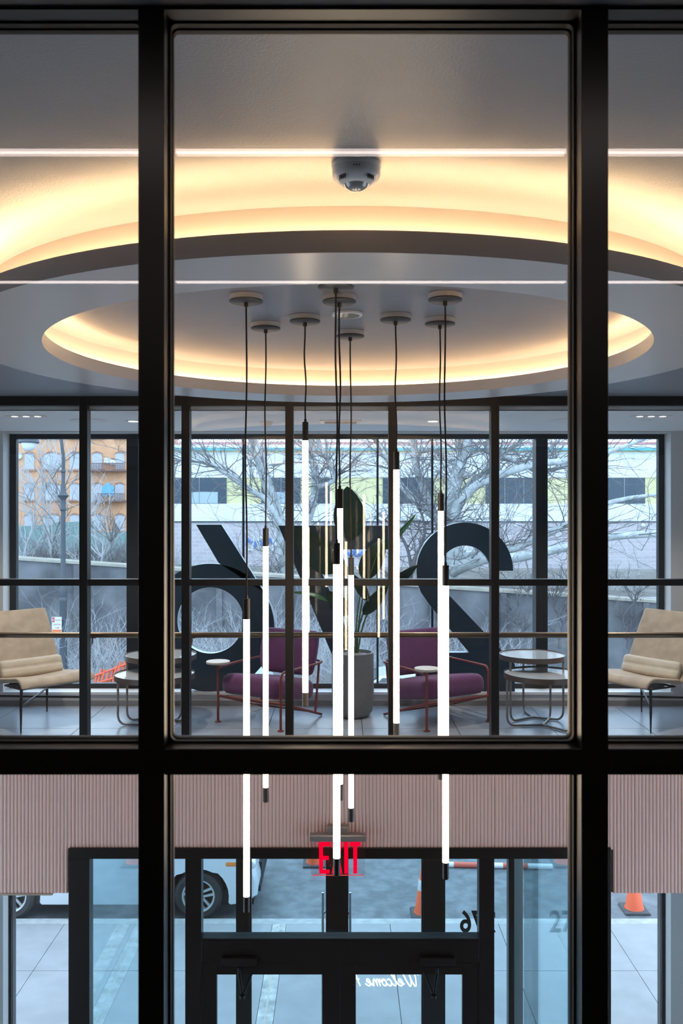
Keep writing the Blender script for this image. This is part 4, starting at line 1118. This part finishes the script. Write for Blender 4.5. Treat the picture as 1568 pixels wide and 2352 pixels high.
MB().box(XW(120, dG), XW(140.5, dG), dG - 0.003, dG, ZW(1452.5, dG), ZW(1446, dG)).build('orange_band', M_signo, t)
MB().box(XW(119.8, dG), XW(125.5, dG), dG - 0.003, dG, ZW(1429, dG), ZW(1418, dG)).build('red_block', M_signr, t)
MB().tube([(XW(141, dG), dG + 0.03, ZW(1425, dG)), (xp, dL, ZW(1425, dG))], 0.012, 8).tube([(XW(141, dG), dG + 0.03, ZW(1447, dG)), (xp, dL, ZW(1447, dG))], 0.012, 8).build('clamp', M_iron, t)
rt_ = (math.pi / 2, 0, 0)
text_mesh('NO', 0.07, M_sign, t, (XW(122.6, dG), dG - 0.005, ZW(1425.5, dG)), rt_, 'lettering', 0.001)
text_mesh('PARKING', 0.042, M_signr, t, (XW(133, dG), dG - 0.003, ZW(1425.5, dG)), rt_, 'lettering', 0.001)
text_mesh('ANYTIME', 0.052, M_signr, t, (XW(131, dG), dG - 0.003, ZW(1436, dG)), rt_, 'lettering', 0.001)
MB().box(XW(126, dG), XW(133, dG), dG - 0.003, dG, ZW(1442.5, dG), ZW(1441.5, dG)).prism([(XW(133, dG), ZW(1444, dG)), (XW(136, dG), ZW(1442, dG)), (XW(133, dG), ZW(1440, dG))], dG - 0.003, dG).build('arrow', M_signr, t)

# orange safety netting heaped on the far sidewalk ---------------------
M_net = mat('orange_netting', (0.80, 0.13, 0.05), 0.6)
dT = 24.7
t = empty('safety_fence', (XW(250, dT), dT, RD + 0.12)); tag(t, 'orange plastic safety netting leaning by the retaining wall', 'fence')
rnd = random.Random(9)
for k in range(12):
    xa = 205 + k * 9.0; mb = MB()
    y_top = 1548 - 38 * (k / 11) - 6 * math.sin(k * 1.3)
    yz = [RD + 0.125, ZW(y_top, dT)]
    pts = [(XW(xa, dT) + 0.05 * math.sin(k), dT - 0.25, yz[0]), (XW(xa + 6, dT), dT - 0.05, (yz[0] + yz[1]) / 2), (XW(xa + 16, dT), dT + 0.1 + 0.05 * math.sin(k * 2), yz[1])]
    mb.tube(smooth_path(pts, 4), 0.035, 5); mb.build('net_strand', M_net, t)
for k in range(6):
    f = k / 5; mb = MB()
    pts = [(XW(203 + 5 * f + q * 9.2 + 9 * f, dT), dT - 0.2 + 0.25 * f, RD + 0.16 + f * (ZW(1550 - 3.5 * q, dT) - RD - 0.2)) for q in range(12)]
    mb.tube(pts, 0.028, 5).build('net_band', M_net, t)

# retaining wall of the embankment -------------------------------------
M_ret2 = mat('retaining_wall', (0.15, 0.15, 0.16), 0.85, var=0.4, vscale=0.9, detail=9, bump=0.1, bscale=20)
M_cop = mat('wall_coping', (0.38, 0.35, 0.29), 0.8, var=0.15, vscale=3)
dW = 27.0
def wtop(x): return ZW(1286 + (x - 37) * (1384 - 1286) / (1500 - 37.0), dW)
XA, XB = -18.0, 18.0
pxa, pxb = CX + XA * F / dW, CX + XB * F / dW
rw = MB().prism([(XA, RD), (XB, RD), (XB, wtop(pxb)), (XA, wtop(pxa))], dW, dW + 0.6)
rwo = struct(rw.build('wall_embankment', M_ret2), 'long weathered concrete retaining wall across the street', 'wall')
MB().prism([(XA, wtop(pxa)), (XB, wtop(pxb)), (XB, wtop(pxb) + 0.08), (XA, wtop(pxa) + 0.08)], dW - 0.08, dW + 0.68).build('coping', M_cop, rwo)
for k in range(-8, 9):
    X = k * 2.15 + 0.6; MB().box(X - 0.09, X + 0.09, dW - 0.10, dW - 0.001, RD + 0.12, wtop(CX + X * F / dW) - 0.02).build('pilaster', M_ret2, rwo)
M_earth = mat('embankment_earth', (0.16, 0.145, 0.13), 0.95, var=0.35, vscale=1.5, detail=8)
struct(MB().add([(XA * 3, dW + 0.6, wtop(pxa) - 0.3), (XB * 3, dW + 0.6, wtop(pxb) - 0.3), (XB * 3, 46, EYE - 3.3), (XA * 3, 46, EYE - 2.4), (XA * 5, 130, EYE - 2.6), (XB * 5, 130, EYE - 3.3)], [(0, 1, 2, 3), (3, 2, 5, 4)]).build('embankment_ground', M_earth), 'bare brown earth behind the retaining wall', 'ground')

# pale industrial building on the right --------------------------------
dB = 46.0
M_bw = mat('pale_render_wall', (0.82, 0.83, 0.84), 0.8, var=0.06, vscale=0.6)
M_by = mat('yellow_panel', (0.74, 0.68, 0.38), 0.7); M_bt = mat('teal_gutter', (0.13, 0.46, 0.52), 0.6)
M_br = mat('maroon_roof', (0.36, 0.15, 0.15), 0.8, var=0.15, vscale=2); M_bwin = mat('dark_factory_window', (0.045, 0.07, 0.10), 0.25)
def brickmat():
    m = mat('pink_grey_brick', (0.42, 0.36, 0.36), 0.85)
    nt = m.node_tree; b = nt.nodes['Principled BSDF']
    tc = nt.nodes.new('ShaderNodeTexCoord'); mp = nt.nodes.new('ShaderNodeMapping'); mp.inputs['Rotation'].default_value = (math.pi / 2, 0, 0)
    br = nt.nodes.new('ShaderNodeTexBrick'); br.inputs['Scale'].default_value = 1.0
    br.inputs['Color1'].default_value = (0.58, 0.53, 0.55, 1); br.inputs['Color2'].default_value = (0.51, 0.46, 0.48, 1); br.inputs['Mortar'].default_value = (0.62, 0.60, 0.62, 1)
    br.inputs['Brick Width'].default_value = 0.42; br.inputs['Row Height'].default_value = 0.20; br.inputs['Mortar Size'].default_value = 0.015
    nt.links.new(tc.outputs['Object'], mp.inputs['Vector']); nt.links.new(mp.outputs[0], br.inputs['Vector']); nt.links.new(br.outputs['Color'], b.inputs['Base Color'])
    return m
M_brick = brickmat()
bx0, bx1 = XW(385, dB), XW(1800, dB)
t = empty('industrial_building', ((bx0 + bx1) / 2, dB, ZW(1400, dB))); tag(t, 'long pale building with yellow panels, dark windows and teal gutter', 'building')
Z = lambda y: ZW(y, dB)
def bb(name, y0, y1, d0, d1, m, par=t, x0=bx0, x1=bx1): return MB().box(x0, x1, d0, d1, Z(y0), Z(y1)).build(name, m, par)
bb('brick_base', 1420, 1198, dB, dB + 8, M_brick)
bb('ledge', 1199.5, 1197, dB - 0.06, dB, M_bwin)
bb('wall_band', 1198, 1157, dB, dB + 8, M_bw)
bb('window_band', 1157, 1097, dB + 0.05, dB + 8, M_by)
bb('upper_wall', 1097, 1037, dB, dB + 8, M_bw)
bb('yellow_trim', 1038.5, 1035.5, dB - 0.05, dB + 0.0, M_by)
bb('gutter', 1035.5, 1029, dB - 0.25, dB + 0.0, M_bt)
bb('parapet', 1029, 1022, dB - 0.15, dB + 8, M_bw)
MB().prism([(dB - 0.1, Z(1022)), (dB + 9, Z(1022)), (dB + 9, Z(1008) + 0.6), (dB + 0.2, Z(1014))], 0, 1).build('roof_tmp', M_br)
_r = bpy.data.objects['roof_tmp']; bpy.data.objects.remove(_r)
MB().add([(bx0, dB - 0.1, Z(1022)), (bx1, dB - 0.1, Z(1022)), (bx1, dB + 0.6, Z(1013)), (bx0, dB + 0.6, Z(1013)), (bx0, dB + 8, Z(1022)), (bx1, dB + 8, Z(1022))], [(0, 1, 2, 3), (3, 2, 5, 4), (0, 3, 4), (1, 5, 2), (0, 4, 5, 1)]).build('roof', M_br, t)
M_mull = mat('factory_mullion', (0.30, 0.33, 0.36), 0.6); M_pale = mat('pale_factory_pane', (0.42, 0.52, 0.58), 0.3)
for a, b in ((395, 520), (600, 690), (728, 757), (879, 992), (1115, 1246), (1385, 1481), (1600, 1720)):
    w = bb('window', 1157, 1097, dB - 0.0, dB + 0.05, M_bwin, t, XW(a, dB), XW(b, dB))
    n = max(1, int((b - a) / 42))
    for k in range(1, n): bb('window_bar', 1157, 1097, dB - 0.03, dB, M_mull, w, XW(a + (b - a) * k / n - 0.7, dB), XW(a + (b - a) * k / n + 0.7, dB))
    if a in (395, 600): bb('pale_pane', 1156, 1130, dB - 0.012, dB, M_pale, w, XW(a + 45 if a == 395 else a + 20, dB), XW(a + 105 if a == 395 else a + 70, dB))
for x in (1184, 1474):
    MB().lathe([(0, -0.12), (0.07, -0.10), (0.11, -0.02), (0.09, 0.06), (0, 0.10)], (XW(x, dB), dB - 0.14, Z(1206)), 16).build('wall_lamp', M_conew, t, smooth=60)
# loading-dock ledge with yellow edge and painted tags on the brick
bb('dock_canopy', 1318, 1312, dB - 1.2, dB, M_by, t, XW(1040, dB), XW(1132, dB))
bb('dock_shadow_gap', 1326, 1318, dB - 1.0, dB, M_bwin, t, XW(1040, dB), XW(1132, dB))
bb('dock_wall', 1345, 1326, dB - 1.1, dB, M_bw, t, XW(1030, dB), XW(1140, dB))
M_g1 = mat('graffiti_white', (0.72, 0.74, 0.76), 0.7); M_g2 = mat('graffiti_blue', (0.12, 0.25, 0.62), 0.7); M_g3 = mat('graffiti_black', (0.03, 0.03, 0.04), 0.7)
rnd = random.Random(12)
def scrawl(x0, x1, y0, y1, m, n, r):
    mb = MB()
    pts = []
    for k in range(n): pts.append((XW(x0 + (x1 - x0) * (k + rnd.uniform(-.6, .6)) / n, dB), dB - 0.02, Z(rnd.uniform(y0, y1))))
    mb.tube(smooth_path(pts, 4), r, 5).build('painted_tag', m, t)
scrawl(1050, 1110, 1258, 1280, M_g3, 14, 0.05); scrawl(1050, 1110, 1258, 1280, M_g1, 12, 0.09)
scrawl(565, 645, 1228, 1262, M_g2, 14, 0.06); scrawl(570, 640, 1225, 1265, M_g1, 12, 0.07); scrawl(790, 845, 1262, 1276, M_g2, 10, 0.08)

# orange brick building far on the left --------------------------------
dO = 92.0
M_or = mat('orange_brick', (0.72, 0.39, 0.22), 0.9, var=0.07, vscale=1.0, detail=8); M_bd = mat('boarded_window', (0.52, 0.53, 0.57), 0.7, var=0.1, vscale=0.6)
M_sill = mat('dull_brick', (0.40, 0.22, 0.15), 0.9); M_fe = mat('fire_escape_iron', (0.18, 0.11, 0.10), 0.7)
t = empty('brick_building', (XW(160, dO), dO, ZW(1300, dO))); tag(t, 'tall orange brick building with boarded windows and fire escape balconies', 'building')
ox0, ox1 = XW(-260, dO), XW(352, dO); Z = lambda y: ZW(y, dO)
MB().box(ox0, ox1, dO, dO + 14, Z(1310), Z(905)).build('wall', M_or, t)
def archw(x0, x1, y0, y1, m=M_bd):
    a, b = XW(x0, dO), XW(x1, dO); z0, z1 = Z(y1), Z(y0); n = 8
    rise = (b - a) * 0.12
    top = [(b + (a - b) * k / n, z1 - rise + rise * math.sin(math.pi * k / n)) for k in range(n + 1)]
    w = MB().prism([(a, z0), (b, z0)] + top, dO - 0.10, dO - 0.0).build('window', m, t)
    MB().box(a - 0.2, b + 0.2, dO - 0.25, dO - 0.0, z0 - 0.18, z0).build('sill', M_sill, w)
    e = 0.12
    ou = [(b + e * 0.4 + (a - b - e * 0.8) * k / n, z1 - rise + (rise + e) * math.sin(math.pi * k / n) + 0.05) for k in range(n + 1)]
    MB().prism(top + ou[::-1], dO - 0.16, dO - 0.0).build('arch', M_sill, w)
rows = [(968, 1005), (1040, 1078), (1111, 1148), (1182, 1219)]
cols = [(-130, -108), (-92, -50), (-28, -6), (57, 79), (100, 141), (161, 183), (212, 235), (265, 286), (310, 335)]
for y0, y1 in rows:
    for a, b in cols: archw(a, b, y0, y1)
M_gf = mat('sky_blue_paint', (0.17, 0.47, 0.78), 0.7); M_gr = mat('green_paint', (0.35, 0.65, 0.15), 0.7)
g = MB()
for i_, (cx, cy, r) in enumerate(((248, 1116, 7.5), (241, 1123, 6.5), (257, 1121, 6.5), (242, 1133, 7.5), (256, 1133, 7.5), (249, 1127, 9))):
    g.lathe([(0, -0.13 - 0.02 * i_), (r * dO / F, -0.13 - 0.02 * i_), (r * dO / F, 0.0)], (XW(cx, dO), dO, Z(cy)), 20, 'y')
g.build('blue_mural', M_gf, t)
for x0, x1, y0, y1 in ((240, 266, 1052, 1066), (36, 49, 1042, 1056)):
    mb = MB(); pts = [(XW(x0 + (x1 - x0) * k / 11, dO), dO - 0.12, Z(rnd.uniform(y0, y1))) for k in range(12)]
    mb.tube(smooth_path(pts, 4), 0.16, 5).build('painted_tag', M_g1, t)
for yb in (1082, 1151):
    fe = MB().box(XW(206, dO), XW(291, dO), dO - 1.1, dO - 0.0, Z(yb + 2), Z(yb)).build('balcony', M_fe, t)
    r_ = MB()
    for k in range(24):
        X = XW(206.5 + k * 3.65, dO); r_.box(X - 0.035, X + 0.035, dO - 1.1, dO - 1.05, Z(yb), Z(yb - 16))
    r_.box(XW(206, dO), XW(291, dO), dO - 1.12, dO - 1.03, Z(yb - 16), Z(yb - 17.5))
    r_.build('railing', M_fe, fe)
M_gfence = mat('green_hoarding', (0.20, 0.31, 0.30), 0.8, var=0.12, vscale=1.0)
t = empty('hoarding', (XW(160, 60), 60, ZW(1262, 60))); tag(t, 'green painted board hoarding in front of the orange building', 'fence')
for k, (a, b, y0) in enumerate(((-140, -40, 1212), (-40, 38, 1210), (38, 80, 1208), (80, 122, 1206), (122, 168, 1199), (168, 214, 1198), (214, 254, 1223), (254, 300, 1222), (300, 345, 1220), (345, 392, 1222))):
    MB().box(XW(a + 0.3, 60), XW(b - 0.3, 60), 60, 60.08, ZW(1300, 60), ZW(y0, 60)).build('board', M_gfence, t)

# ------------------------------------------------------------------ bare trees and scrub
M_bark = mat('plane_tree_bark', (0.36, 0.38, 0.38), 0.85, col2=(0.60, 0.63, 0.64), vscale=3.5, detail=5)
M_twig = mat('bare_twig', (0.20, 0.19, 0.19), 0.9); M_twigd = mat('dark_twig', (0.13, 0.12, 0.125), 0.9); M_twigp = mat('pale_twig', (0.50, 0.50, 0.51), 0.9)
def grow(mb, p, v, length, r, depth, R, sides=3):
    """one random bare branch with its offshoots"""
    n = 4; pts = [Vector(p)]; d = Vector(v).normalized()
    for k in range(n):
        d = (d + Vector((R.uniform(-.28, .28), R.uniform(-.28, .28), R.uniform(-.22, .26)))).normalized()
        pts.append(pts[-1] + d * length / n)
    mb.tube(pts, [r * (1 - 0.6 * k / n) for k in range(n + 1)], sides, False)
    if depth <= 0: return
    for k in range(R.choice((2, 3, 3))):
        i = R.randint(1, n); dd = (pts[i] - pts[i - 1]).normalized()
        nd = (dd + Vector((R.uniform(-1, 1), R.uniform(-.8, .8), R.uniform(-.6, .9))) * 0.9).normalized()
        grow(mb, pts[i], nd, length * R.uniform(0.5, 0.75), r * 0.55, depth - 1, R, sides)
def limb_px(mb, pts, d):
    """pts: (x px, y px, width px, depth offset)"""
    q = smooth_path([P(x, y, d + o) for x, y, w, o in pts], 5)
    ws = [w for _, _, w, _ in pts]; rad = []
    for i in range(len(q)):
        s = i / (len(q) - 1) * (len(ws) - 1); k = min(int(s), len(ws) - 2); rad.append((ws[k] + (ws[k + 1] - ws[k]) * (s - k)) * d / F / 2)
    mb.tube(q, rad, 12); return q, rad
def tree(name, lab, d, limbs, seed, mats, ntw, tl):
    b0 = P(limbs[0][0][0], limbs[0][0][1], d)
    t = empty(name, b0); tag(t, lab, 'tree', 'bare trees across the street')
    R = random.Random(seed); tw = MB()
    for i, L in enumerate(limbs):
        mb = MB(); q, rad = limb_px(mb, L, d); mb.build('trunk' if i == 0 else 'limb', mats[0], t, smooth=70)
        for k in range(ntw if i else ntw // 3):
            j = R.randint(1 if i else len(q) // 2, len(q) - 1); dr = (q[j] - q[j - 1]).normalized()
            nd = dr * 0.35 + Vector((R.uniform(-1, 1), R.uniform(-1, 0.6), R.uniform(-.45, 1)))
            grow(tw, q[j], nd, tl * R.uniform(0.5, 1.2), 0.022 * R.uniform(.6, 1.3), 2, R)
    o = tw.build('twigs', mats[1], t); o['kind'] = 'stuff'
    return t
dT1 = 30.0
tree('plane_tree', 'large pale plane tree with spreading limbs behind the numeral two', dT1, [
    [(985, 1500, 66, 0), (1008, 1420, 56, 0), (1030, 1340, 48, 0), (1040, 1270, 46, 0), (1038, 1210, 46, 0), (1036, 1165, 46, 0)],
    [(1034, 1180, 40, 0), (1040, 1125, 34, .1), (1052, 1080, 28, .2), (1064, 1040, 25, .3), (1075, 1005, 22, .4), (1085, 950, 18, .5), (1090, 880, 10, .5)],
    [(1060, 1055, 16, .2), (1052, 1020, 12, .4), (1048, 960, 10, .5), (1030, 900, 6, .5)],
    [(1038, 1190, 26, -.3), (1058, 1150, 24, -.5), (1090, 1118, 20, -.7), (1128, 1098, 19, -.8), (1180, 1080, 17, -.9), (1228, 1066, 15, -1), (1290, 1060, 15, -1), (1360, 1050, 13, -1), (1420, 1030, 10, -1), (1500, 1000, 6, -1)],
    [(1045, 1160, 20, .3), (1080, 1112, 18, .4), (1115, 1085, 16, .5), (1132, 1050, 15, .5), (1158, 1040, 12, .5), (1200, 1010, 8, .5), (1240, 980, 5, .5)],
    [(1132, 1050, 14, .5), (1170, 1055, 12, .3), (1220, 1075, 12, .1), (1262, 1080, 10, 0), (1310, 1068, 9, 0), (1380, 1075, 6, 0)],
    [(1030, 1225, 26, .2), (1002, 1192, 20, .3), (976, 1168, 17, .4), (946, 1142, 16, .5), (919, 1112, 14, .6), (902, 1080, 12, .6), (880, 1040, 10, .6), (850, 990, 7, .6)],
    [(998, 1190, 20, .5), (982, 1150, 20, .8), (968, 1110, 18, 1), (955, 1070, 17, 1.1), (950, 1030, 15, 1.2), (948, 960, 10, 1.2)],
    [(1040, 1310, 32, -.3), (1075, 1296, 27, -.8), (1120, 1282, 24, -1.2), (1175, 1282, 22, -1.5), (1228, 1272, 21, -1.8), (1300, 1256, 20, -2), (1400, 1233, 18, -2), (1500, 1226, 15, -2), (1600, 1215, 9, -2)],
    [(1045, 1285, 24, .3), (1110, 1272, 18, .4), (1175, 1262, 16, .3), (1228, 1240, 16, .3), (1298, 1206, 15, .3), (1370, 1165, 12, .3), (1440, 1145, 10, .3), (1520, 1135, 6, .3)],
    ], 3, (M_bark, M_twig), 40, 2.0)
tree('plane_tree', 'bare plane tree with arching limb behind the numerals six and seven', dT1 + 0.8, [
    [(668, 1490, 40, 0), (664, 1400, 34, 0), (655, 1300, 30, 0), (648, 1220, 28, 0)],
    [(648, 1225, 27, 0), (634, 1170, 26, 0), (618, 1125, 25, 0), (603, 1080, 24, 0), (592, 1040, 22, 0), (578, 1005, 20, 0), (560, 950, 12, 0)],
    [(650, 1215, 16, -.3), (612, 1150, 13, -.5), (580, 1128, 13, -.6), (545, 1105, 13, -.7), (510, 1080, 12, -.8), (470, 1062, 11, -.8), (420, 1056, 10, -.8), (370, 1056, 8, -.8), (310, 1070, 5, -.8)],
    [(655, 1290, 22, .5), (690, 1230, 18, .8), (718, 1160, 18, 1), (722, 1090, 17, 1.1), (716, 1040, 16, 1.2), (714, 970, 12, 1.2)],
    [(722, 1120, 14, 1), (770, 1100, 11, .8), (755, 1060, 12, .8), (735, 1025, 12, .8), (722, 985, 9, .8)],
    [(660, 1340, 14, -.4), (620, 1330, 9, -.6), (560, 1350, 7, -.8), (500, 1370, 5, -1), (440, 1390, 4, -1.2)],
    ], 8, (M_bark, M_twig), 48, 1.8)
tree('bare_tree', 'slim dark bare tree growing beyond the potted plant', dT1 - 0.6, [
    [(905, 1500, 18, 0), (925, 1400, 15, 0), (945, 1310, 12, 0), (958, 1270, 10, 0)],
    [(945, 1310, 9, 0), (935, 1260, 7, .2), (912, 1220, 6, .3), (880, 1190, 4, .3)], [(958, 1270, 8, 0), (975, 1225, 6, -.2), (968, 1180, 5, -.3), (950, 1140, 3, -.3)],
    [(930, 1380, 9, 0), (900, 1330, 6, -.3), (860, 1290, 5, -.4), (830, 1240, 3, -.4)], [(955, 1275, 6, 0), (985, 1250, 5, .3), (1010, 1200, 3, .3)]], 15, (M_twigd, M_twigd), 16, 1.3)
for i, (xb, yb, h, sd, m, lab) in enumerate(((112, 1340, 330, 21, M_twigp, 'slender pale sapling growing between the lantern and the street lamp post'), (128, 1400, 300, 22, M_twig, 'bare grey sapling growing behind the street lamp post'), (60, 1380, 260, 23, M_twigp, 'pale bare sapling growing under the lantern'),
                                             (225, 1400, 240, 24, M_twigp, 'pale bare sapling growing before the fire escape balconies'), (270, 1420, 200, 25, M_twig, 'grey bare sapling growing before the green hoarding'), (1285, 1490, 150, 26, M_twigd, 'thin dark sapling growing before the wall beyond the numeral two'),
                                             (1190, 1490, 130, 27, M_twigd, 'thin dark sapling growing above the nesting tables near the numeral two'), (1440, 1490, 140, 28, M_twigd, 'thin dark sapling growing behind the lounge chair near the numeral two'))):
    d = 26.3 if i > 4 else 28.6
    b0 = P(xb, yb, d); t = empty('bare_sapling', b0); tag(t, lab, 'sapling', 'bare saplings across the street')
    R = random.Random(sd); mb = MB(); hm = h * d / F
    q = [b0 + Vector((0.12 * math.sin(k * 1.1 + i) * k / 3, 0, hm * k / 8)) for k in range(9)]
    mb.tube(q, [0.05 * (1 - 0.1 * k) for k in range(9)], 6).build('stem', m, t, smooth=70)
    tw = MB()
    for k in range(30):
        j = R.randint(1, 8); grow(tw, q[j], Vector((R.uniform(-1, 1), R.uniform(-.6, .6), R.uniform(.6, 1.5))), hm * R.uniform(.18, .4), 0.02, 2, R)
    o = tw.build('twigs', m, t); o['kind'] = 'stuff'
# scrub along the top and foot of the wall
SC = [(20, 1345, 24), (90, 1340, 22), (160, 1350, 26), (235, 1345, 24), (300, 1350, 24), (370, 1350, 26), (450, 1480, 36), (530, 1490, 36), (610, 1480, 34), (700, 1480, 34), (770, 1480, 30), (850, 1480, 28), (1100, 1420, 16), (1380, 1400, 18), (960, 1480, 24), (270, 1470, 22), (190, 1465, 18)]
where = ['under the lantern', 'between the lantern and the street lamp post', 'between the street lamp post and the hoarding end', 'before the green hoarding', 'above the nesting tables near the numeral six', 'beside the numeral six towards the orange building', 'inside the round of the numeral six', 'behind the numeral six', 'between the numerals six and seven',
         'behind the numeral seven', 'behind the planter leaves', 'between the plant and the numeral two', 'inside the arch of the numeral two', 'above the lounge chair near the numeral two', 'at the foot of the plane tree', 'above the orange netting', 'beside the parking sign']
for i, (x, y, n) in enumerate((a, b, c * 2) for a, b, c in SC):
    d = dW - 1.6 if y > 1400 else dW + 2.4
    R = random.Random(100 + i); tw = MB(); b0 = P(x, y, d)
    if y > 1400: b0.z = RD + 0.12
    hgt = (ZW(1330, d) - b0.z) if y > 1400 else 2.4
    for k in range(n if i > 5 else int(n * 1.6)):
        p = b0 + Vector((R.uniform(-.9, .9), R.uniform(-.3, .2), 0))
        grow(tw, p, Vector((R.uniform(-.9, .9), R.uniform(-.3, .3), R.uniform(.5, 1.2))), hgt * R.uniform(.22, .5), 0.016, 3, R)
    tw.v = [(p[0], b0.y + (p[1] - b0.y) * 0.45, p[2]) for p in tw.v]
    o = tw.build('bare_shrub', M_twigp if (i % 2 or i > 5) else M_twig, loc=b0); tag(o, 'tangled bare shrub growing %s' % where[i], 'shrub', 'bare shrubs along the embankment')
